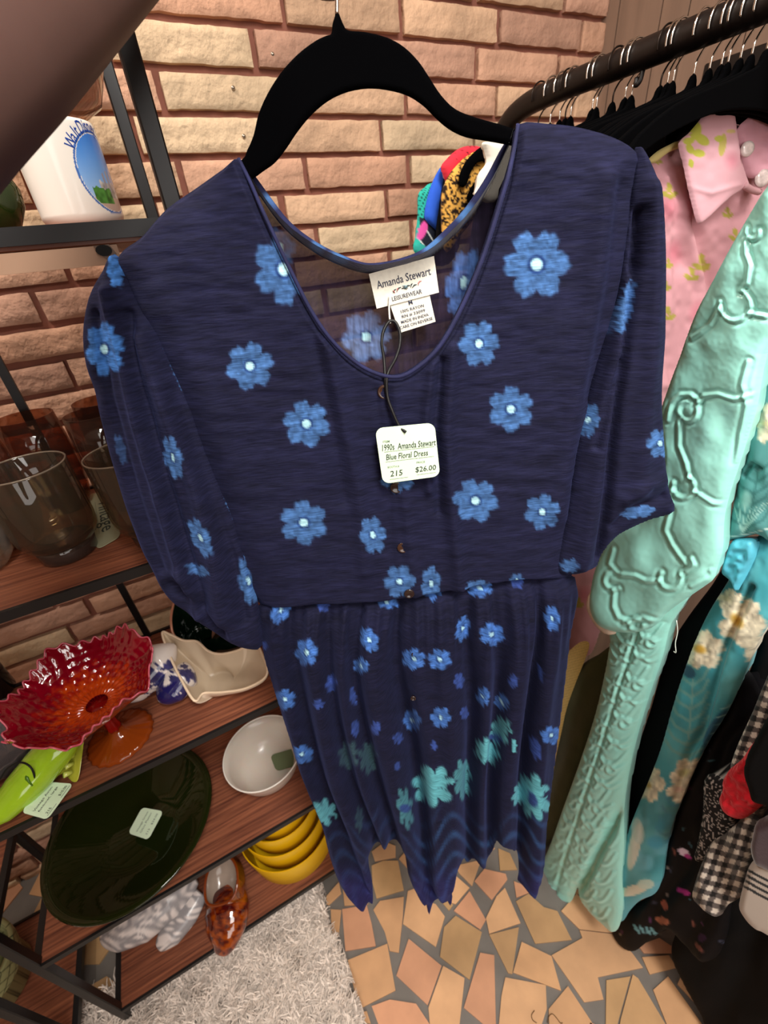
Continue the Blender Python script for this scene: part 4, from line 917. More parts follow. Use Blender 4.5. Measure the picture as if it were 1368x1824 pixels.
def sk_paint(x, y, col):
    gauze(x, y, col)
    s = sk_s(x, y); k = np.clip((y - 1440 - 20 * np.sin(s * 19)) / 40, 0, 1)
    wv = np.sin(y / 5.2 + 5 * np.sin(s * 24) + 2 * vnoise(s * 12, y / 30, 79)); kk = (k * np.clip(wv, 0, 1) * (.35 + .4 * (s > .4)))[:, None]
    col[:] = col * (1 - kk) + np.array((44, 78, 122.)) * kk
    pu = (np.clip((y - 1530) / 50, 0, 1) * .5)[:, None]; col[:] = col * (1 - pu) + np.array((52, 46, 110.)) * pu
    for q in [(500, 1087, 18, 28, 30), (575, 1075, 12, 17, -15), (689, 1073, 24, 11, 10), (546, 1162, 22, 26, 0), (658, 1140, 17, 25, -25), (643, 1186, 15, 15, 0), (590, 1217, 11, 18, 10), (507, 1246, 21, 20, 0), (568, 1254, 11, 10, 0),
              (737, 1174, 23, 20, 0), (783, 1175, 23, 20, 0), (714, 1036, 30, 30, 0), (770, 1040, 19, 32, 0), (855, 1047, 24, 18, 0), (921, 1036, 12, 14, 0), (876, 1130, 24, 22, 0), (824, 1120, 13, 26, 15), (984, 1102, 15, 26, -5), (915, 1213, 9, 14, 0), (963, 1200, 5, 14, 0),
              (818, 1213, 10, 16, 0), (734, 1283, 17, 20, 0), (785, 1278, 20, 20, 0), (827, 1270, 8, 12, 0), (861, 1241, 13, 18, 0), (893, 1250, 14, 14, 0), (709, 1315, 10, 12, 0), (669, 1297, 10, 14, 0), (633, 1297, 8, 16, 0), (629, 1240, 6, 20, -10), (538, 1344, 22, 18, 0),
              (982, 1310, 20, 18, 0), (953, 1334, 11, 22, -15), (773, 1328, 6, 10, 0), (708, 1364, 6, 9, 0), (470, 1150, 8, 8, 0)]:
        flower(x, y, col, q[0], q[1], q[2], q[3], q[4], (62, 104, 172) if q[2] > 12 else (50, 72, 138), 6, q[2] > 12, q[0] * .1, .9)
    T = (92, 168, 178)
    for q in [(772, 1400, 42, 40, 0, T, .95), (824, 1388, 17, 40, 0, (76, 142, 150), .9), (868, 1338, 24, 26, -30, T, .9), (892, 1302, 22, 26, 20, (80, 146, 154), .9), (916, 1332, 5, 16, 0, T, .9), (952, 1420, 32, 46, -15, T, .95), (925, 1412, 12, 26, 20, T, .9), (577, 1447, 26, 26, 30, (84, 150, 160), .9),
              (722, 1440, 16, 42, -8, (70, 130, 138), .8), (622, 1345, 22, 28, 0, (48, 74, 80), .8), (656, 1350, 18, 32, 0, (50, 80, 84), .8), (640, 1460, 8, 26, 0, (50, 80, 84), .6)]: leaf(x, y, col, *q[:5], q[5], 5, q[6])
    for q in ((882, 1313, 13, 7, 5), (948, 1424, 9, 17, -25), (722, 1440, 12, 8, 0)): blob(x, y, col, q[0], q[1], q[2], q[3], q[4], (44, 66, 118), 1, .25)
sheet('skirt', SKO, DP.shift(-.002), m_dress, step=3, thick=.030, prof=120, disp=sk_disp, paint=sk_paint, base=(19, 20, 41), parent=dress, smoothk=3, backstep=5)  # skirt base set darker than the bodice to stand for shade

# buttons down the front
m_bt = mat('dark_shell_button', (34, 22, 22), rough=.2, spec=.6, coat=.5); m_bt2 = mat('brown_shell_button', (58, 36, 26), rough=.2, spec=.6, coat=.5)
for x, y, r, h in ((685, 698, .0068, .017), (718, 975, .0066, .018), (729, 1057, .0062, .019), (740, 1165, .0050, .031), (736, 1243, .0036, .036), (706, 868, .0066, .018)):
    c = DP.hit([(x, y)], h)[0]; g = G().lathe([(0, .0010), (r * .55, .0008), (r * .72, .0016), (r * .92, .0017), (r, .0006), (r * .9, -.001), (0, -.001)], c, 24, axis=DP.n); g.make('button', m_bt2 if y in (698, 975) else m_bt, dress)
# neck labels
m_lab = mat('label_satin', (226, 222, 208), rough=.5, spec=.3, noise=(300, .06)); m_labink = mat('label_ink', (62, 66, 84), rough=.8)
hb = -.019
P4 = lambda L_, h: [DP.hit([q], h)[0] for q in L_]
cd = Card(*P4([(693, 538), (764, 520), (776, 573), (712, 593)], hb)); o = cd.body('care_label', m_lab, dress, .0004, 0); g = G()
cd.write(g, 'M', .44, .24, .15); cd.write(g, '100% RAYON', .18, .42, .1, .62); cd.write(g, 'RN # 33099', .18, .58, .1, .62); cd.write(g, 'MADE IN INDIA', .12, .74, .1, .74); cd.write(g, 'CARE ON REVERSE', .04, .90, .1, .90); g.make('care_text', m_labink, o, False)
cd = Card(*P4([(657, 488), (773, 456), (782, 521), (671, 550)], hb + .0012)); o = cd.body('brand_label', m_lab, dress, .0004, 0); g = G()
cd.write(g, 'Amanda Stewart', .08, .46, .15, .84); cd.write(g, 'LEISUREWEAR', .26, .90, .085, .48); g.make('brand_text', m_labink, o, False)
def spr(pts, col, nm, w=.010):
    g = G()
    for a, b in pts: g.tube([cd.pt(*a, .0006), cd.pt((a[0] + b[0]) / 2, (a[1] + b[1]) / 2 - .03, .0006), cd.pt(*b, .0006)], [.0002, .0006, .0002], 5)
    g.make(nm, mat(nm + '_ink', col, rough=.8), o)
spr([((.30, .68), (.36, .60)), ((.36, .66), (.44, .58)), ((.50, .64), (.58, .60)), ((.58, .66), (.62, .56)), ((.60, .68), (.68, .62)), ((.44, .62), (.52, .68))], (44, 62, 66), 'sprig_leaf')
spr([((.33, .70), (.30, .62)), ((.40, .58), (.36, .68)), ((.70, .62), (.76, .56)), ((.72, .58), (.70, .66))], (206, 128, 128), 'sprig_flower')
spr([((.46, .56), (.54, .66)), ((.48, .66), (.55, .58))], (130, 160, 170), 'sprig_blue')

# ---- hanger
hang = thing('hanger', 'black velvet hanger with a chrome hook holding the navy dress', 'hanger', A_)
HO = [(590, 60), (592, 44), (596, 30), (600, 16), (606, 30), (612, 44), (620, 54), (650, 57), (690, 67), (720, 84), (746, 110), (766, 140), (786, 170), (812, 195), (850, 210), (890, 221), (925, 232), (1000, 250), (1060, 275), (1100, 305), (1098, 322), (1060, 305), (1000, 285), (925, 263),
      (870, 252), (830, 245), (800, 231), (776, 211), (755, 190), (730, 173), (700, 163), (660, 158), (620, 164), (585, 180), (555, 205), (530, 235), (510, 265), (490, 290), (468, 306), (446, 322), (380, 365), (300, 425), (255, 462), (238, 455), (250, 430), (330, 365), (425, 290), (440, 268), (452, 240), (460, 205), (476, 168), (500, 130), (530, 97), (560, 74), (580, 64)]
sheet('body', HO, DP.shift(-.004), mat('black_velvet', (3, 3, 4), rough=1, spec=.02), step=4, thick=.003, prof=9, parent=hang, smoothk=3, backstep=4)
hk = [DP.hit([q], -.004)[0] for q in ((600, 26), (600, 0), (597, -20), (600, -60))]; top = hk[-1]; hk = hk[:-1]
for a in np.linspace(-.6, 3.7, 14): hk.append(top + u_dir * (.018 * math.cos(a) - .014) * -1 * -1 + np.array((0, 0, .018 * math.sin(a) + .012)))
G().tube(catmull(hk, 4, False), .0015, 10).make('hook', mat('chrome', (220, 215, 208), rough=.12, metal=1.0), hang)

# ---- price tag on a black cord
hT = .030
ptag = thing('price_tag', 'pale green handwritten price tag hanging on a black cord from the dress', 'tag', DP.hit([(725, 810)], hT)[0])
cd = Card(*P4([(668, 763), (774, 753), (784, 848), (682, 862)], hT)); cd.body('card', m_tagp, ptag, .0007, .13)
g = G(); cd.write(g, 'ITEM', .10, .26, .055); cd.write(g, 'BOOTH #', .12, .72, .05, .2); cd.write(g, 'PRICE', .62, .70, .05, .15)
for a, b, v in ((.1, .95, .42), (.1, .93, .60), (.13, .45, .93), (.60, .93, .91)): cd.rule(g, a, b, v, .006)
g.make('form_print', mat('form_grey', (110, 130, 108)), ptag, False)
g = G(); cd.write(g, '1990s  Amanda Stewart', .05, .40, .16, .93, slant=.12); cd.write(g, 'Blue Floral Dress', .11, .57, .15, .72, slant=.12); cd.write(g, '215', .14, .88, .15, slant=.15); cd.write(g, '$26.00', .58, .86, .14, .36, slant=.12)
g.make('handwriting', mat('pen_ink', (44, 56, 50), rough=.7), ptag, False)
cp = lambda L_: np.array([DP.hit([(x, y)], h)[0] for x, y, h in L_]); m_cord = mat('black_elastic', (18, 17, 18), rough=.5)
G().tube(catmull(cp([(688, 700, .020), (686, 672, .018), (684, 640, .010), (680, 612, 0), (683, 590, -.006), (693, 573, -.010), (704, 574, -.010), (712, 592, -.006), (712, 615, 0), (704, 640, .008), (690, 668, .018), (690, 705, .022), (700, 735, .026), (712, 760, .028), (723, 770, .031)]), 6, False), .0015, 8).make('cord', m_cord, ptag)
G().tube(catmull(cp([(694, 528, hb + .003), (693, 550, hb + .004), (695, 576, -.010)]), 4, False), .0009, 8).make('plastic_fastener', mat('white_plastic', (220, 216, 208), rough=.3), ptag)

# ================================================================== the arm holding it up
m_skin = mat('skin', (90, 66, 60), rough=.55, spec=.3, sss=.15, noise=(30, .05))
def skin_mesh(name, pts, edges, rad, m, parent=None, sub=2, root=0):
    me = bpy.data.meshes.new(name); org = np.array(parent['_o']) if parent is not None else np.zeros(3)
    me.from_pydata([tuple(np.asarray(p) - org) for p in pts], edges, []); o = bpy.data.objects.new(name, me); C.objects.link(o)
    s = o.modifiers.new('skin', 'SKIN'); s.use_smooth_shade = True
    for i, r in enumerate(rad): d = me.skin_vertices[0].data[i]; d.radius = (r, r) if np.isscalar(r) else r; d.use_root = (i == root)
    sb = o.modifiers.new('sub', 'SUBSURF'); sb.levels = sub; sb.render_levels = sub
    dg = bpy.context.evaluated_depsgraph_get(); dg.update(); m2 = bpy.data.meshes.new_from_object(o.evaluated_get(dg)); o.modifiers.clear(); o.data = m2
    m2.materials.append(m); m2.polygons.foreach_set('use_smooth', np.ones(len(m2.polygons), bool)); o['_o'] = [float(v) for v in org]
    if parent is not None: o.parent = parent
    return o
def cp3(x, y, d):
    return rays([(x, y)])[0] * d + ORG           # a point d metres ahead of the lens plane
elbow, f1, f2, f3, wrist, palm, kn = cp3(-620, 520, .12), cp3(-190, 190, .185), cp3(-40, 82, .205), cp3(110, -20, .245), cp3(300, -170, .30), cp3(470, -190, .335), cp3(590, -170, .345)
hookp = DP.hit([(598, -55)], -.004)[0]
pts = [wrist, f3, f2, f1, elbow, palm, kn]; edges = [(0, 1), (1, 2), (2, 3), (3, 4), (0, 5), (5, 6)]; rad = [.026, .034, .039, .0415, .046, (.032, .022), (.034, .020)]
up = np.array((0, 0, 1.0)); ax = (kn - palm) / np.linalg.norm(kn - palm)
def finger(base, dirs, lens, r0):
    i0 = len(pts); pts.append(base); rad.append(r0); edges.append((6, i0)); p = base
    for k, (d, l) in enumerate(zip(dirs, lens)):
        d = d / np.linalg.norm(d); p = p + d * l; pts.append(p); rad.append(r0 * (1 - .13 * (k + 1))); edges.append((i0 + k, i0 + k + 1))
toc = -g_dir
for k, (off, s) in enumerate(((-.030, .92), (-.010, 1.0), (.010, .96), (.029, .8))):
    b = kn + up * off * -1 + ax * .012 + g_dir * .004
    finger(b, [ax + .5 * g_dir, .15 * ax + g_dir, -ax + .35 * g_dir], [.030 * s, .024 * s, .018 * s], .0092)
shoulder = ORG + np.array((-.30, -.42, -.20)); mid = elbow * .5 + shoulder * .5 + np.array((-.03, 0, -.03))
pts += [mid, shoulder]; rad += [.052, .062]; edges += [(4, len(pts) - 2), (len(pts) - 2, len(pts) - 1)]
i0 = len(pts)
for p, r in ((palm + ax * .005 - up * .028 - g_dir * .004, .013), (palm + ax * .035 - up * .040 + g_dir * .012, .011), (palm + ax * .060 - up * .034 + g_dir * .026, .009)): pts.append(p); rad.append(r)
edges += [(5, i0), (i0, i0 + 1), (i0 + 1, i0 + 2)]
per = skin_mesh('person', pts, edges, rad, m_skin)
tag(per, 'bare forearm and hand of a person at the top left, holding up the hanger', 'person')
# ================================================================== clothes rail on the right
XR, ZR, RR = 0.70, CAMH + 0.181, 0.0165
m_rail = mat('dark_brown_rail', (20, 14, 13), rough=.42, spec=.4)
rack = thing('clothes_rail', 'dark metal clothes rail running from the brick wall along the right side', 'rack', (XR, .1, 0))
pth = [(XR, -.75, 0), (XR, -.75, ZR - .08), (XR, -.73, ZR - .02), (XR, -.68, ZR)] + [(XR, y, ZR) for y in np.linspace(-.6, .70, 14)] + [(XR, .77, ZR - .004), (XR, .815, ZR - .02), (XR, .845, ZR - .055), (XR, .855, ZR - .12), (XR, .855, .9), (XR, .855, .012)]
G().tube(catmull(pth, 4, False), RR, 20).make('rail', m_rail, rack)
G().tube([(XR - .22, .855, .014), (XR + .22, .855, .014)], .012, 12).make('foot', m_rail, rack); G().tube([(XR - .22, -.75, .014), (XR + .22, -.75, .014)], .012, 12).make('foot', m_rail, rack)
for y in (.545,): G().tube(catmull([(XR - .002, y, ZR - RR), (XR - .004, y, ZR - RR - .010), (XR - .006, y + .004, ZR - RR - .014), (XR - .004, y + .006, ZR - RR - .006)], 4, False), .003, 8).make('hook_stub', m_rail, rack)
rk2 = thing('clothes_rail', 'second dark rail standing behind the first against the panelled wall', 'rack', (.97, .1, 0))
G().box((.955, -.9, CAMH + .178), (.985, .63, CAMH + .203), bev=.002).make('rail', m_rail, rk2, False); G().box((.955, .605, 0), (.985, .63, CAMH + .178), bev=.002).make('upright', m_rail, rk2, False); G().box((.955, -.9, 0), (.985, -.875, CAMH + .178), bev=.002).make('upright', m_rail, rk2, False)

# ---- black velvet hangers, first one built then copied along the rail
m_velvet = mat('hanger_velvet', (4, 4, 5), rough=1, spec=.03); m_chr = bpy.data.materials['chrome']; m_dk = mat('dark_hook_metal', (40, 32, 28), rough=.3, metal=.8)
def hanger_proto(hm, nm):
    root = thing('hanger', 'x', 'hanger', (XR, 0, ZR))
    zb = -.052
    A = [(-.222, -.135), (-.20, -.112), (-.15, -.088), (-.10, -.075), (-.06, -.066), (-.03, -.058), (-.010, -.052), (-.006, -.044), (0, -.038), (.006, -.044), (.010, -.052), (.03, -.058), (.06, -.066), (.10, -.075), (.15, -.088), (.20, -.112), (.222, -.135),
         (.214, -.145), (.19, -.126), (.14, -.108), (.09, -.096), (.05, -.090), (0, -.088), (-.05, -.090), (-.09, -.096), (-.14, -.108), (-.19, -.126), (-.214, -.145)]
    A = catmull(A, 2); P = np.array([(XR + a, -.0028, ZR + b) for a, b in A]); g = G().slab(P, (0, .0056, 0)); o = g.make('body', m_velvet, root, False); bv = o.modifiers.new('b', 'BEVEL'); bv.width = .0015; bv.segments = 2
    th = np.linspace(-.5, 3.6, 16); r = RR + .0025
    pts = [(XR, 0, ZR + zb + .012), (XR, 0, ZR - RR - .012)] + [(XR + .006 * 0 + r * math.cos(t) * 1.0, 0, ZR + r * math.sin(t) + .0) for t in np.linspace(-1.15, 3.5, 16)]
    pts = np.array(pts); G().tube(catmull(pts, 3, False), .0012, 8).make('hook', hm, root); return root
ordw = ['first', 'second', 'third', 'fourth', 'fifth', 'sixth', 'seventh', 'eighth', 'ninth', 'tenth', 'eleventh', 'twelfth', 'thirteenth', 'fourteenth', 'fifteenth', 'sixteenth', 'seventeenth', 'eighteenth', 'nineteenth', 'twentieth', 'twenty-first', 'twenty-second', 'twenty-third', 'twenty-fourth', 'twenty-fifth', 'twenty-sixth']
hx = [(959, 222, 1), (980, 216, 0), (996, 219, 0), (1007, 210, 1), (1016, 210, 0), (1054, 200, 0), (1061, 197, 0), (1087, 210, 1), (1109, 200, 0), (1121, 194, 0), (1171, 181, 1), (1184, 172, 0), (1190, 178, 0), (1229, 163, 0), (1257, 153, 0), (1278, 144, 0), (1289, 134, 0), (1315, 119, 0), (1337, 106, 0), (1366, 88, 0)]
protos = [hanger_proto(m_chr, 'chrome'), hanger_proto(m_dk, 'dark')]; used_p = [False, False]; HY = []
prev = 9
for i, (x, y, dk) in enumerate(hx):
    Y_ = at(PX(XR), x, y)[1]; Y_ = min(Y_, prev - .0075); prev = Y_; HY.append(Y_)
    pr = protos[dk]
    if used_p[dk]:
        r = pr.copy(); C.objects.link(r)
        for ch in pr.children:
            c2 = ch.copy(); C.objects.link(c2); c2.parent = r
    else: r = pr; used_p[dk] = True
    r.location = (XR, Y_, ZR); r.rotation_euler = (0, 0, rng.uniform(-.06, .06))
    r['label'] = 'black velvet hanger with a %s hook, %s from the wall end of the rail' % ('dark' if dk else 'chrome', ordw[i]); r['group'] = 'velvet hangers on the clothes rail'

# ---- garments hanging square to the rail
def cloth(name, c, **k): return mat(name, c, rough=k.get('rough', .85), spec=.2, sheen=k.get('sheen', .2), bump=(300, .3), bdist=.001, noise=k.get('noise', (20, .12)))
def shirt(Yp, m, label, cat='top', zl=-.75, col=(20, 20, 22), group=None, wid=.215, name='top', drop=-.060):
    A = [(-.05, drop - .006), (-wid * .9, drop - .062), (-wid - .012, drop - .10), (-wid - .018, drop - .22), (-wid + .02, drop - .30), (-wid + .03, -.5), (-wid + .01, zl), (wid - .01, zl), (wid - .03, -.5), (wid - .02, drop - .30), (wid + .018, drop - .22), (wid + .012, drop - .10), (wid * .9, drop - .062), (.05, drop - .006), (.03, drop - .03), (0, drop - .045), (-.03, drop - .03)]
    P = catmull(A, 4); X, Z, Q, bi = grid_in(P * 1000, 12); X /= 1000; Z /= 1000; d = pdist(X * 1000, Z * 1000, P * 1000)
    k = np.sqrt(np.clip(1 - (1 - np.clip(d / 60, 0, 1)) ** 2, 0, 1)); f = .004 * np.sin(X * 70 + 2 * vnoise(X * 9, Z * 4, 3)) * np.clip(-Z * 2, 0, 1) * k
    V = np.concatenate([np.stack([XR + X, Yp - .006 * k + f, ZR + Z], 1), np.stack([XR + X, Yp + .006 * k + f, ZR + Z], 1)]); Q = np.concatenate([Q, (Q + len(X))[:, ::-1]])
    return tag(link_mesh(name, V, Q, m), label, cat, group)
m_blk = cloth('black_cloth', (6, 6, 8), sheen=0); m_nvy = cloth('ink_cloth', (22, 26, 40))
gi = [6, 8, 9, 10, 12, 13]
nm = {1: ('wall end', m_nvy), 3: ('', m_blk)}
for j, i in enumerate(gi):
    Y_ = HY[i] - .0
    shirt(Y_, m_blk if j % 4 else m_nvy, '%s top on the %s hanger from the wall end of the rail' % ('black' if j % 4 else 'ink blue', ordw[i]), group='dark tops on the clothes rail', drop=-.072, zl=-.78 - .03 * (j % 3))
# denim-blue printed one showing at the shoulder
Yd = PY(HY[11] - .004)
def den(x, y, col):
    k = np.clip(np.sin(x / 2.6 + y / 5 + 3 * vnoise(x / 9, y / 9, 3)) * 2, 0, 1)[:, None]; col[:] = col * (1 - k * .5) + np.array((40, 60, 96.)) * k * .5
o = sheet('scarf_top', [(1102, 262), (1128, 245), (1148, 238), (1170, 232), (1182, 212), (1198, 186), (1208, 192), (1204, 212), (1196, 232), (1178, 244), (1150, 262), (1136, 275), (1118, 280)], Yd, mat('denim_print', vcol=True, rough=.8, sheen=.3), step=2, thick=.006, prof=10, paint=den, base=(88, 122, 166), smoothk=3)
tag(o, 'blue patterned top showing between the black hangers near the middle of the rail', 'top')
o = sheet('leaf_top', [(1214, 218), (1222, 208), (1234, 205), (1230, 212), (1222, 217)], PY(HY[13] - .006), mat('mint_leaf', (120, 214, 150), rough=.7), step=2, thick=.002, prof=4, smoothk=3)
tag(o, 'small mint green cloth tip on the black hangers left of the pink collar', 'cloth')

# ---- the cluster at the wall end
def cl(name, label, poly, Yv, m, base, paint=None, thick=.008, step=2):
    o = sheet(name, poly, PY(Yv), m, step=step, thick=thick, prof=16, paint=paint, base=base, smoothk=3, deep=.012); return tag(o, label, 'blouse')
m_vc = mat('printed_cotton', vcol=True, rough=.8, spec=.2, sheen=.15, bump=(200, .25), bdist=.001)
def teal_p(x, y, col):
    k = (np.abs(np.sin(x / 2.4 + y / 5)) < .35)[:, None]; up = (y < 392)[:, None]
    col[:] = np.where(k & up, (14, 40, 44), col)
    low = (y > 388) & (x > 748); col[low] = (26, 30, 42)
    for a in ((772, 392, 796, 432), (760, 410, 782, 446), (745, 424, 766, 452)): line(x, y, col, [(a[0], a[1]), (a[2], a[3])], 1.6, (214, 220, 214))
    blob(x, y, col, 753, 410, 8, 20, 20, (206, 76, 150)); blob(x, y, col, 748, 442, 12, 8, 0, (46, 156, 146))
cl('blouse', 'teal, black and magenta print blouse nearest the brick wall', [(737, 447), (740, 420), (744, 380), (745, 346), (756, 334), (768, 326), (800, 330), (820, 420), (800, 470), (760, 470)], .70, m_vc, (40, 166, 150), teal_p)
cl('blouse', 'cobalt blue blouse between the teal print and the red one', [(756, 380), (764, 342), (776, 312), (788, 296), (800, 310), (810, 400), (800, 440), (776, 410), (760, 395)], .69, m_vc, (42, 88, 196))
cl('blouse', 'black blouse just behind the leopard print one', [(788, 330), (796, 300), (810, 290), (820, 400), (800, 450), (776, 470), (776, 420), (782, 370)], .68, m_blk, (12, 12, 14))
def red_p(x, y, col):
    k = (vnoise(x / 3, y / 4, 8) > .3) & (y < 285); col[k] = (110, 20, 30)
cl('blouse', 'red blouse with dark flecks beside the leopard print', [(786, 298), (795, 284), (812, 268), (832, 260), (856, 262), (860, 280), (820, 300), (806, 340), (795, 326)], .67, m_vc, (206, 46, 62), red_p)
def leo_p(x, y, col):
    n = vnoise(x / 2.8, y / 3.6, 31); k = np.clip((n - .02) / .12, 0, 1)[:, None]; col[:] = col * (1 - k) + np.array((34, 20, 12.)) * k
cl('blouse', 'leopard print blouse hanging open at the wall end', [(788, 412), (787, 350), (796, 318), (812, 296), (834, 276), (858, 268), (872, 300), (862, 340), (850, 380), (820, 420), (795, 450)], .655, m_vc, (214, 160, 74), leo_p)
o = sheet('hanger', [(824, 334), (818, 326), (820, 306), (834, 282), (856, 262), (868, 266), (878, 262), (870, 284), (850, 290), (838, 308), (832, 326)], PY(.640), m_velvet, step=2, thick=.004, prof=5, smoothk=3)
tag(o, 'curved end of the black hanger lying over the leopard print blouse', 'hanger')
cl('blouse', 'ivory blouse in front of the leopard print one', [(848, 332), (852, 310), (866, 290), (862, 268), (858, 256), (868, 252), (895, 256), (930, 262), (920, 300), (880, 360), (846, 350)], .575, mat('ivory_cotton', (222, 214, 200), rough=.8, noise=(30, .06)), (222, 214, 200))

# ---- pink blouse
YP = .452
def pink_p(x, y, col):
    for q in ((1190, 372, 26, 34), (1300, 300, 22, 34), (1200, 450, 20, 30), (1330, 250, 16, 20), (1245, 560, 22, 30), (1040, 1060, 16, 20)): blob(x, y, col, q[0], q[1], q[2], q[3], 0, (200, 104, 122), .55, .8)
    for cx, cy, s in ((1192, 342, 1.1), (1250, 470, 1.2), (1232, 490, 1.0), (1190, 470, .7), (1186, 510, .7), (1296, 380, .8), (1310, 420, .9), (1190, 560, 1), (1030, 1075, .8), (1170, 285, .7), (1275, 350, .9)):
        for a, dx, dy in ((30, -6, 4), (-30, 6, 5), (80, 0, -7)): blob(x, y, col, cx + dx * s, cy + dy * s, 9 * s, 5 * s, a, (164, 158, 62), .9)
def pink_d(x, y, d):
    h = ridge(x, y, [(1196, 300), (1205, 400), (1235, 520), (1215, 640)], 12, .009) - ridge(x, y, [(1216, 300), (1222, 400), (1262, 520), (1240, 620)], 12, .012) + ridge(x, y, [(1170, 320), (1172, 500), (1168, 680)], 10, .006)
    return h + .010 * vnoise(x / 30, y / 46, 91) + .003 * vnoise(x / 10, y / 14, 92)
m_pink = mat('pink_floral_cotton', vcol=True, rough=.75, spec=.25, sheen=.1, bump=(140, .25), bdist=.001)
pk = thing('blouse', 'pink floral blouse with a large pointed collar beside the dress sleeve', 'blouse', (XR, YP, CAMH - .3))
sheet('body', [(1150, 292), (1165, 280), (1188, 262), (1210, 250), (1240, 232), (1290, 215), (1322, 222), (1345, 205), (1385, 190), (1410, 300), (1400, 460), (1330, 600), (1260, 700), (1230, 800), (1190, 900), (1130, 1010), (1075, 1110), (1056, 1158), (1036, 1172), (1010, 1165), (1000, 1100), (1010, 1000), (1060, 850), (1100, 700), (1125, 500), (1135, 380)], PY(YP), m_pink, step=3, thick=.012, prof=40, disp=pink_d, paint=pink_p, base=(206, 152, 160), parent=pk, smoothk=3)
def col_p(x, y, col):
    for a, dx, dy, s in ((100, 0, -2, 1.5), (35, 12, 14, 1.25), (-10, -12, 16, .9), (60, -10, 30, .9), (10, 6, 38, 1.0), (80, -8, 56, .7)): blob(x, y, col, 1239 + dx, 235 + dy, 12 * s, 7.5 * s, a, (184, 186, 72), .95)
    blob(x, y, col, 1287, 258, 7, 22, 8, (190, 180, 90), .9); blob(x, y, col, 1281, 247, 9, 6, 0, (184, 186, 72), .9); blob(x, y, col, 1302, 234, 9, 4, 0, (206, 186, 110), .8); blob(x, y, col, 1304, 286, 18, 22, 0, (214, 120, 140), .5, .8)
sheet('collar', [(1208, 256), (1226, 238), (1246, 214), (1264, 190), (1277, 174), (1287, 172), (1299, 184), (1308, 210), (1313, 245), (1320, 288), (1331, 322), (1331, 332), (1300, 352), (1266, 384), (1247, 399), (1240, 394), (1234, 372), (1224, 330), (1216, 290)], PY(YP - .030), m_pink, step=2, thick=.004, prof=10, disp=lambda x, y, d: .002 * vnoise(x / 18, y / 18, 93) + ridge(x, y, [(1225, 335), (1260, 345), (1310, 330)], 5, .0015), paint=col_p, base=(222, 172, 182), parent=pk, smoothk=2)
sheet('collar', [(1312, 232), (1330, 212), (1352, 192), (1372, 180), (1400, 175), (1400, 300), (1368, 310), (1340, 318), (1328, 310), (1318, 270)], PY(YP - .026), m_pink, step=3, thick=.004, prof=10, disp=lambda x, y, d: .003 * vnoise(x / 14, y / 14, 94), base=(206, 150, 164), parent=pk, smoothk=2)
sheet('shoulder_trim', [(1152, 288), (1170, 270), (1192, 258), (1206, 252), (1212, 262), (1190, 272), (1166, 290)], PY(YP - .016), mat('pale_yellow_cotton', (214, 196, 130), rough=.8), step=2, thick=.003, prof=6, parent=pk, smoothk=3)
c = at(PY(YP - .036), 1330, 266); m_sh = mat('shell_button', (196, 180, 176), rough=.15, coat=.6, noise=(200, .2)); G().lathe([(0, .003), (.005, .0035), (.0085, .002), (.009, 0), (0, -.001)], c, 20, axis=(-.5, -1, .3)).make('button', m_sh, pk)
c = at(PY(YP - .032), 1357, 318); G().lathe([(0, .003), (.006, .0035), (.0105, .002), (.011, 0), (0, -.001)], c, 20, axis=(-.5, -1, .3)).make('button', m_sh, pk)
G().tube(catmull([at(PY(YP - .034), 1326, 330), at(PY(YP - .034), 1338, 338), at(PY(YP - .030), 1352, 342)], 4, False), [.004] * 9, 8).make('ruffle', mat('pink_ruffle', (208, 160, 166), rough=.8), pk)

# ---- side edges of garments along the rail, nearest to the wall first
def edge(name, label, cat, poly, X, m, base=(128, 128, 128), paint=None, disp=None, thick=.014, prof=34, step=3, deep=.16, smoothk=4, parent=None, group=None):
    o = sheet(name, poly, PX(X), m, step=step, thick=thick, prof=prof, disp=disp, paint=paint, base=base, smoothk=smoothk, deep=deep, parent=parent, backstep=step * 4)
    return tag(o, label, cat, group) if parent is None else o
fold = lambda sx, a, s: (lambda x, y, d: a * np.sin((x + y * .42) / sx + 3 * vnoise(x / 60, y / 90, s)) + a * .6 * vnoise(x / 20, y / 30, s + 1))
edge('skirt', 'dark olive garment between the yellow knit edge and the mint robe', 'skirt', [(1066, 1166), (1100, 1150), (1088, 1240), (1045, 1360), (1005, 1460), (968, 1512), (945, 1520), (940, 1440), (975, 1340), (1000, 1250), (1024, 1200), (1042, 1180)], .545, cloth('olive_cloth', (74, 78, 48)), disp=fold(14, .004, 101), thick=.01)
def knit(x, y, col): k = (np.sin((y + x * .3) * 1.3) > 0)[:, None]; col[:] = np.where(k, col * .9, col)
edge('cardigan', 'narrow pale yellow knit edge right beside the dress skirt', 'cardigan', [(1040, 1142), (1050, 1148), (1042, 1175), (1026, 1215), (1010, 1260), (1000, 1305), (991, 1345), (984, 1385), (974, 1420), (964, 1432), (940, 1430), (950, 1350), (975, 1260), (1000, 1180), (1022, 1152)], .535, mat('yellow_knit', vcol=True, rough=.9, sheen=.3), (214, 184, 106), knit, thick=.002, prof=14, deep=.008, step=2)
edge('trousers', 'black garment between the mint robe and the turquoise tropical dress', 'trousers', [(1310, 980), (1270, 1040), (1225, 1100), (1190, 1160), (1160, 1260), (1130, 1350), (1105, 1440), (1100, 1520), (1130, 1540), (1175, 1430), (1215, 1300), (1250, 1180), (1310, 1080)], .56, cloth('blue_black_cloth', (4, 10, 16), sheen=0), thick=.008)

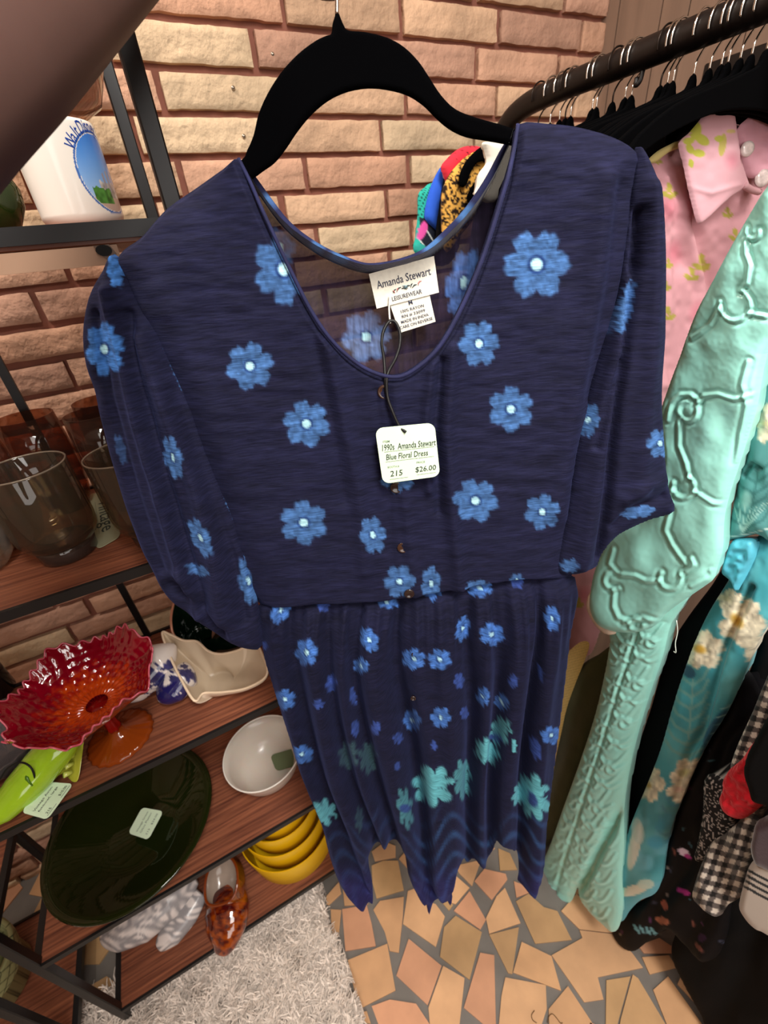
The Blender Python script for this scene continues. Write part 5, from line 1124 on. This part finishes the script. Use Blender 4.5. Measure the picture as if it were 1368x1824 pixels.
# mint quilted satin robe
m_mint = mat('mint_satin', (156, 226, 214), rough=.32, spec=.6, sheen=.2, sheen_col=(220, 255, 250), coat=.1, noise=(9, .05))
def arc(cx, cy, r, a0, a1, n=12): return [(cx + r * math.cos(math.radians(a0 + (a1 - a0) * i / n)), cy + r * math.sin(math.radians(a0 + (a1 - a0) * i / n))) for i in range(n + 1)]
QL = [arc(1322, 540, 28, -60, 190), arc(1236, 728, 18, -40, 260), arc(1228, 862, 20, -60, 200), arc(1203, 1025, 19, -30, 210), arc(1352, 410, 14, 0, 200), arc(1100, 1030, 16, 60, 250), arc(1290, 1010, 18, 0, 170),
      [(1296, 545), (1275, 575), (1256, 590), (1240, 600)], [(1348, 555), (1375, 560)], [(1338, 425), (1340, 450), (1350, 470), (1346, 500), (1330, 515)],
      [(1254, 712), (1262, 702), (1290, 698), (1320, 706), (1350, 700)], [(1254, 712), (1240, 700), (1222, 700), (1205, 715), (1198, 745)], [(1218, 745), (1218, 790), (1232, 820), (1238, 845)], [(1248, 870), (1280, 892), (1310, 898)], [(1208, 868), (1190, 885), (1200, 905)],
      [(1100, 975), (1092, 1000), (1105, 1015)], [(1184, 1028), (1160, 1030), (1140, 1020), (1112, 1018)], [(1222, 1018), (1245, 1000), (1240, 990)], [(1205, 905), (1195, 940), (1205, 965), (1218, 985), (1230, 1000)], [(1100, 1046), (1100, 1075), (1110, 1095), (1130, 1105)], [(1120, 1105), (1150, 1095), (1175, 1105)], [(1240, 1040), (1262, 1030), (1280, 1020)], arc(1140, 1110, 12, 0, 300), [(1345, 640), (1335, 680), (1340, 720), (1325, 770), (1318, 820)], [(1180, 780), (1186, 800), (1184, 820)]]
def mint_d(x, y, d):
    h = np.zeros_like(x)
    for q in QL:
        a = pdist(x, y, np.asarray(q, float), False); h += .0016 * np.exp(-(a / 3.6) ** 2) - .0012 * np.exp(-((a - 7) / 3.5) ** 2)
    h += .006 * vnoise(x / 60, y / 70, 111) + .0022 * vnoise(x / 26, y / 32, 112) + .0003 * vnoise(x / 6, y / 6, 113)
    return h
rb = thing('robe', 'mint green quilted satin robe with a puffed stitched pattern, front of the rail', 'robe', (.52, .2, .2))
edge('sleeve', None, None, [(1400, 300), (1368, 333), (1345, 368), (1310, 428), (1272, 498), (1240, 560), (1212, 636), (1192, 690), (1176, 740), (1168, 800), (1170, 860), (1150, 915), (1105, 940), (1080, 970), (1062, 1010), (1053, 1050), (1052, 1085), (1066, 1112), (1092, 1124), (1122, 1127), (1152, 1122), (1172, 1110), (1192, 1088), (1232, 1060), (1258, 1042), (1272, 1030), (1280, 1005), (1288, 975), (1291, 920), (1304, 868), (1320, 820), (1334, 775), (1350, 720), (1368, 630), (1420, 500)], .48, m_mint, disp=mint_d, parent=rb, thick=.010, prof=30, step=2.2, deep=.03)
edge('lining', None, None, [(1056, 1052), (1048, 1062), (1046, 1082), (1054, 1102), (1066, 1118), (1082, 1130), (1098, 1127), (1085, 1110), (1068, 1085)], .482, mat('cream_lining', (226, 204, 184), rough=.6, noise=(60, .1)), parent=rb, thick=.006, prof=8, step=2, deep=.02)
SEAM = np.array([(1160, 1080), (1133, 1162), (1095, 1276), (1057, 1391), (1018, 1510), (985, 1620)], float)
LQ = []
_r = np.random.default_rng(12)
for k_ in range(15):
    t_ = 1120 + k_ * 36; sx = float(np.interp(t_, SEAM[:, 1], SEAM[:, 0]))
    for s_ in (-1, 1):
        w_ = _r.uniform(38, 58); j_ = _r.uniform(-6, 6)
        LQ.append([(sx + s_ * 5, t_ + j_), (sx + s_ * w_ * .3, t_ + j_ + 13), (sx + s_ * w_ * .65, t_ + j_ + 10), (sx + s_ * w_, t_ + j_ - 8)])
        LQ.append([(sx + s_ * 6, t_ + j_ + 20), (sx + s_ * 18, t_ + j_ + 10), (sx + s_ * 30, t_ + j_ + 22), (sx + s_ * 46, t_ + j_ + 17)])
        if k_ % 2 == 0: LQ.append(arc(sx + s_ * 24, t_ + j_ + 22, 8, 0, 300, 8))
for k_ in range(6):
    t_ = 1455 + k_ * 32; sx = 1082 - k_ * 4
    for dx in (-16, 10): LQ.append([(sx + dx - 14, t_ + 4), (sx + dx - 4, t_ + 14), (sx + dx + 8, t_ + 12), (sx + dx + 18, t_ - 2)])
LQ = [catmull(q, 4, False) for q in LQ]
def low_d(x, y, d):
    dd = np.full(x.shape, 1e9)
    for q in LQ:
        x0, y0 = q.min(0) - 16; x1, y1 = q.max(0) + 16; s = (x > x0) & (x < x1) & (y > y0) & (y < y1)
        if s.any(): dd[s] = np.minimum(dd[s], pdist(x[s], y[s], q, False))
    h = .0017 * np.exp(-(dd / 2.4) ** 2) - .0011 * np.exp(-((dd - 5.5) / 2.6) ** 2)
    h -= ridge(x, y, SEAM, 3.0, .004)
    h -= ridge(x, y, [(1122, 1420), (1085, 1490), (1050, 1560), (1022, 1600)], 8, .018)
    return h + .003 * vnoise(x / 30, y / 44, 122) + .0008 * vnoise(x / 10, y / 10, 123)
edge('skirt', None, None, [(1090, 1090), (1088, 1140), (1078, 1200), (1060, 1275), (1032, 1360), (1003, 1440), (978, 1510), (950, 1570), (937, 1588), (960, 1608), (985, 1626), (1003, 1618), (1020, 1602), (1029, 1580), (1033, 1600), (1052, 1626), (1076, 1648), (1092, 1660), (1104, 1648), (1110, 1610), (1108, 1560), (1112, 1500), (1112, 1440), (1122, 1370), (1140, 1295), (1160, 1230), (1182, 1165), (1196, 1110), (1230, 1050), (1160, 1040)], .505, m_mint, disp=low_d, parent=rb, thick=.016, prof=50, step=2.2, deep=.05, smoothk=3)
G().tube(catmull([at(PX(.488), 1205, 1105), at(PX(.488), 1207, 1125), at(PX(.486), 1203, 1145), at(PX(.485), 1204, 1162), at(PX(.485), 1200, 1160)], 4, False), .0006, 5).make('loose_thread', mat('white_thread', (210, 220, 210)), rb)

# turquoise tropical dress
def hib(x, y, col, cx, cy, r, ry=None, rot=0, thr=(190, 146, 40), c=(222, 214, 188)):
    flower(x, y, col, cx, cy, r, ry or r, rot, c, 5, False, .3, 1.0); blob(x, y, col, cx - r * .2, cy - r * .05, r * .42, r * .25, 20 + rot, thr, .85, .6)
def fern(x, y, col, ax, ay, bx, by, c, n=8, L_=34, w=2.2):
    line(x, y, col, [(ax, ay), (bx, by)], w, c)
    for i in range(n):
        t = (i + .5) / n; px, py = ax + (bx - ax) * t, ay + (by - ay) * t
        for s in (-1, 1): line(x, y, col, [(px, py), (px + s * L_ * .7 * (1 - .3 * t), py - L_ * .35), (px + s * L_ * (1 - .3 * t), py - L_ * .8)], w * 1.6, c, .85)
def trop(x, y, col):
    n = vnoise(x / 34, y / 44, 131); k = np.clip(n * 3 + .4, 0, 1)[:, None]; col[:] = col * (1 - k) + np.array((62, 148, 160.)) * k
    lowk = np.clip((y - 1400) / 60, 0, 1)[:, None] * np.clip(vnoise(x / 24, y / 24, 132) * 4 + .6, 0, 1)[:, None]; col[:] = col * (1 - lowk) + np.array((98, 178, 194.)) * lowk
    fern(x, y, col, 1222, 1360, 1235, 1210, (112, 166, 162), 7, 38); fern(x, y, col, 1190, 1500, 1210, 1410, (70, 146, 168), 5, 24)
    blob(x, y, col, 1306, 1215, 22, 30, 20, (104, 190, 198), 1, .5); blob(x, y, col, 1280, 1310, 24, 52, 25, (24, 94, 122), 1, .1)
    for i in range(7): line(x, y, col, [(1254 + i * 4, 1350 - i * 14), (1276 + i * 4, 1342 - i * 14), (1296 + i * 4, 1322 - i * 14)], 1.3, (140, 200, 204))
    hib(x, y, col, 1254, 1158, 40, 38, 0); hib(x, y, col, 1322, 1108, 46, 46, 30); hib(x, y, col, 1345, 1150, 26, 34, 0, (216, 206, 180)); hib(x, y, col, 1300, 1068, 26, 20, 0, (200, 190, 150))
    blob(x, y, col, 1226, 1196, 16, 10, 40, (30, 84, 112)); hib(x, y, col, 1158, 1398, 28, 34, 20); hib(x, y, col, 1226, 1378, 36, 30, -30, (196, 196, 140)); hib(x, y, col, 1214, 1408, 30, 24, -20, (226, 196, 180))
    blob(x, y, col, 1130, 1508, 11, 46, 12, (226, 228, 214)); blob(x, y, col, 1136, 1480, 12, 26, -10, (206, 222, 214), .8); blob(x, y, col, 1128, 1586, 30, 10, -15, (216, 212, 190)); blob(x, y, col, 1168, 1500, 20, 14, 0, (62, 160, 190), .9, .4)
    blob(x, y, col, 1185, 1465, 16, 26, 40, (56, 150, 178), .8, .5); blob(x, y, col, 1150, 1575, 16, 10, 0, (198, 216, 200), .9)
m_trop = mat('tropical_print_rayon', vcol=True, rough=.55, spec=.3, sheen=.15, bump=(120, .15), bdist=.001)
td = thing('dress', 'turquoise tropical dress printed with white hibiscus and fern leaves', 'dress', (.52, .1, .25))
edge('skirt', None, None, [(1300, 1030), (1262, 1092), (1236, 1150), (1216, 1205), (1198, 1262), (1182, 1320), (1160, 1380), (1135, 1440), (1112, 1500), (1100, 1550), (1092, 1590), (1088, 1620), (1096, 1640), (1110, 1640), (1122, 1622), (1140, 1604), (1166, 1592), (1178, 1570), (1184, 1530), (1196, 1475), (1214, 1425), (1238, 1368), (1262, 1322), (1296, 1268), (1326, 1200), (1352, 1140), (1385, 1080), (1400, 960), (1340, 960)], .525, m_trop, (84, 172, 182), trop,
     disp=lambda x, y, d: -ridge(x, y, [(1350, 1040), (1300, 1150), (1262, 1290), (1235, 1340), (1210, 1420)], 7, .012) + .005 * vnoise(x / 26, y / 50, 133) + .0015 * vnoise(x / 9, y / 14, 134), parent=td, thick=.016, prof=40, deep=.05)
def trop2(x, y, col):
    hib(x, y, col, 1368, 756, 26, 40, 0, (222, 206, 160)); fern(x, y, col, 1330, 950, 1352, 830, (60, 116, 116), 6, 40); blob(x, y, col, 1328, 890, 14, 20, 0, (150, 204, 200), .9, .5)
    for i in range(7): line(x, y, col, [(1322, 950), (1305 + i * 11, 905 - 4 * abs(i - 3))], 1.6, (156, 200, 194), .9)
    line(x, y, col, [(1296, 957), (1330, 952), (1368, 942)], 1.5, (190, 220, 214))
edge('sleeve', None, None, [(1400, 560), (1368, 640), (1354, 705), (1340, 768), (1328, 812), (1316, 858), (1306, 910), (1295, 960), (1320, 958), (1350, 950), (1400, 935)], .512, m_trop, (84, 146, 146), trop2, disp=lambda x, y, d: .005 * vnoise(x / 20, y / 30, 135) - ridge(x, y, [(1338, 840), (1352, 820), (1368, 830)], 4, .006), parent=td, thick=.014, prof=30, deep=.08)
edge('tie', None, None, [(1306, 962), (1326, 958), (1346, 962), (1348, 984), (1338, 1010), (1322, 1040), (1313, 1052), (1304, 1034), (1288, 1018), (1294, 990)], .508, mat('sheer_turquoise', (86, 180, 204), rough=.4, spec=.4, noise=(40, .12)), disp=lambda x, y, d: .005 * vnoise(x / 9, y / 9, 136), parent=td, thick=.008, prof=10, step=2, deep=.02)

# dark garments nearer the viewer
def dark_print(x, y, col):
    rg = np.random.default_rng(5)
    for i in range(46):
        cx, cy = rg.uniform(1090, 1290), rg.uniform(1330, 1720); c_ = [(150, 88, 74), (70, 110, 122), (96, 50, 92), (58, 62, 80), (168, 150, 140)][rg.integers(5)]; blob(x, y, col, cx, cy, rg.uniform(3, 10), rg.uniform(1.5, 4), rg.uniform(0, 180), c_, .8, .4)
    blob(x, y, col, 1218, 1518, 12, 7, 30, (214, 190, 206)); blob(x, y, col, 1226, 1526, 8, 4, 30, (170, 60, 130)); blob(x, y, col, 1217, 1588, 14, 5, 20, (180, 50, 140)); blob(x, y, col, 1180, 1640, 14, 7, 20, (176, 108, 84)); blob(x, y, col, 1184, 1612, 10, 6, 70, (168, 92, 74))
    for i in range(4): blob(x, y, col, 1134 + i * 10, 1655 + i * 1.5, 11, 3, 55, (116, 168, 176), .9)
    blob(x, y, col, 1245, 1688, 12, 4, 50, (150, 90, 80), .8); blob(x, y, col, 1250, 1670, 8, 8, 0, (74, 40, 84), .8)
m_dkp = mat('black_print_rayon', vcol=True, rough=.7, spec=.15)
edge('dress', 'long black dress with scattered coral, teal and magenta print', 'dress', [(1330, 1190), (1290, 1270), (1256, 1330), (1232, 1385), (1208, 1440), (1190, 1500), (1172, 1562), (1160, 1592), (1130, 1612), (1100, 1640), (1092, 1664), (1108, 1686), (1130, 1694), (1160, 1672), (1192, 1655), (1214, 1676), (1240, 1704), (1262, 1712), (1290, 1680), (1310, 1560), (1330, 1450), (1370, 1300)], .55, m_dkp, (6, 5, 8), dark_print, disp=fold(12, .005, 141), thick=.012, deep=.04)
edge('coat', 'long black coat at the right edge, its hem near the floor', 'coat', [(1400, 1030), (1368, 1090), (1345, 1170), (1318, 1240), (1296, 1330), (1270, 1420), (1262, 1500), (1256, 1560), (1230, 1620), (1205, 1660), (1196, 1700), (1215, 1745), (1250, 1810), (1290, 1880), (1500, 1950), (1600, 1500), (1500, 1200)], .585, cloth('black_coat_wool', (4, 4, 5), sheen=0), disp=fold(22, .005, 143), thick=.012, step=5, deep=.16)
def ging(x, y, col):
    u = (x * .94 + y * .34) / 21.0 + .35 * vnoise(x / 50, y / 50, 151); v = (-x * .28 + y * .96) / 19.0 + .5 * vnoise(x / 60, y / 60, 152)
    a = (u % 1 > .5).astype(float) + (v % 1 > .5).astype(float); c_ = np.array([(214, 204, 190), (96, 88, 84), (18, 17, 18)], float)[a.astype(int)]; col[:] = c_
edge('shirt', 'black and white gingham shirt with gathered hem at the lower right', 'shirt', [(1400, 1150), (1368, 1205), (1344, 1262), (1322, 1310), (1308, 1345), (1304, 1368), (1318, 1400), (1330, 1430), (1322, 1455), (1306, 1472), (1290, 1486), (1268, 1500), (1254, 1530), (1242, 1562), (1234, 1594), (1246, 1610), (1264, 1622), (1284, 1630), (1296, 1612), (1316, 1600), (1334, 1580), (1342, 1540), (1350, 1490), (1368, 1430), (1400, 1400)], .475, mat('gingham', vcol=True, rough=.85, sheen=.1), (200, 190, 180), ging,
     disp=lambda x, y, d: .007 * np.sin((x - (y - 1500) * .25) / 13) * np.clip((y - 1440) / 60, 0, 1) + .003 * vnoise(x / 14, y / 20, 153), thick=.012, prof=24, step=2, deep=.06)
def scr(x, y, col): k = (np.abs(np.sin(6 * vnoise(x / 9, y / 9, 161) * 3.1 + x / 5)) < .3)[:, None]; col[:] = np.where(k, (190, 182, 176), col)
edge('blouse', 'black blouse with white scribble lines above the gingham hem', 'blouse', [(1256, 1388), (1270, 1378), (1290, 1390), (1300, 1410), (1312, 1440), (1308, 1470), (1296, 1500), (1276, 1520), (1254, 1534), (1238, 1526), (1246, 1490), (1254, 1440)], .485, mat('scribble_print', vcol=True, rough=.8), (16, 15, 17), scr, thick=.01, prof=20, step=2, deep=.06)
edge('sweater', 'fuzzy red knit sweater edge at the right', 'sweater', [(1400, 1250), (1368, 1290), (1342, 1322), (1326, 1346), (1304, 1366), (1292, 1384), (1290, 1404), (1284, 1420), (1290, 1438), (1306, 1452), (1326, 1456), (1346, 1446), (1368, 1428), (1400, 1420)], .468, mat('red_mohair', (190, 20, 34), rough=.95, sheen=.6, sheen_col=(255, 120, 120), noise=(60, .3), bump=(120, .9), bdist=.004), disp=lambda x, y, d: .006 * vnoise(x / 10, y / 10, 171), thick=.014, prof=20, step=2, deep=.05)
edge('coat', 'black knit cuff covering part of the red sweater', 'coat', [(1400, 1230), (1372, 1270), (1350, 1310), (1334, 1340), (1328, 1372), (1336, 1400), (1344, 1424), (1368, 1432), (1400, 1440)], .452, cloth('black_knit', (5, 5, 6), sheen=0), thick=.012, prof=20, deep=.05)
def kstripe(x, y, col):
    v = y + 30 * ((x - 1322) / 46) ** 1.2 * 0 - (x - 1322) * .55
    for q in (1552, 1563, 1574, 1585): k = (np.abs(v - q + 28 - 20) < 2.6) & (v < 1600); col[k] = (16, 15, 16)
edge('sweater', 'white knit with black stripes at the right edge below the gingham', 'sweater', [(1400, 1500), (1368, 1520), (1340, 1535), (1330, 1560), (1322, 1590), (1319, 1612), (1328, 1630), (1342, 1646), (1360, 1656), (1400, 1660)], .462, mat('striped_knit', vcol=True, rough=.9, sheen=.2), (196, 184, 172), kstripe, thick=.012, prof=18, step=2, deep=.05)
edge('jacket', 'plum velvet jacket edge at the right between the gingham and the striped knit', 'jacket', [(1400, 1430), (1368, 1452), (1350, 1462), (1344, 1480), (1340, 1505), (1346, 1530), (1360, 1542), (1400, 1545)], .455, cloth('plum_velvet', (62, 30, 38), sheen=.5), thick=.012, prof=18, deep=.05)
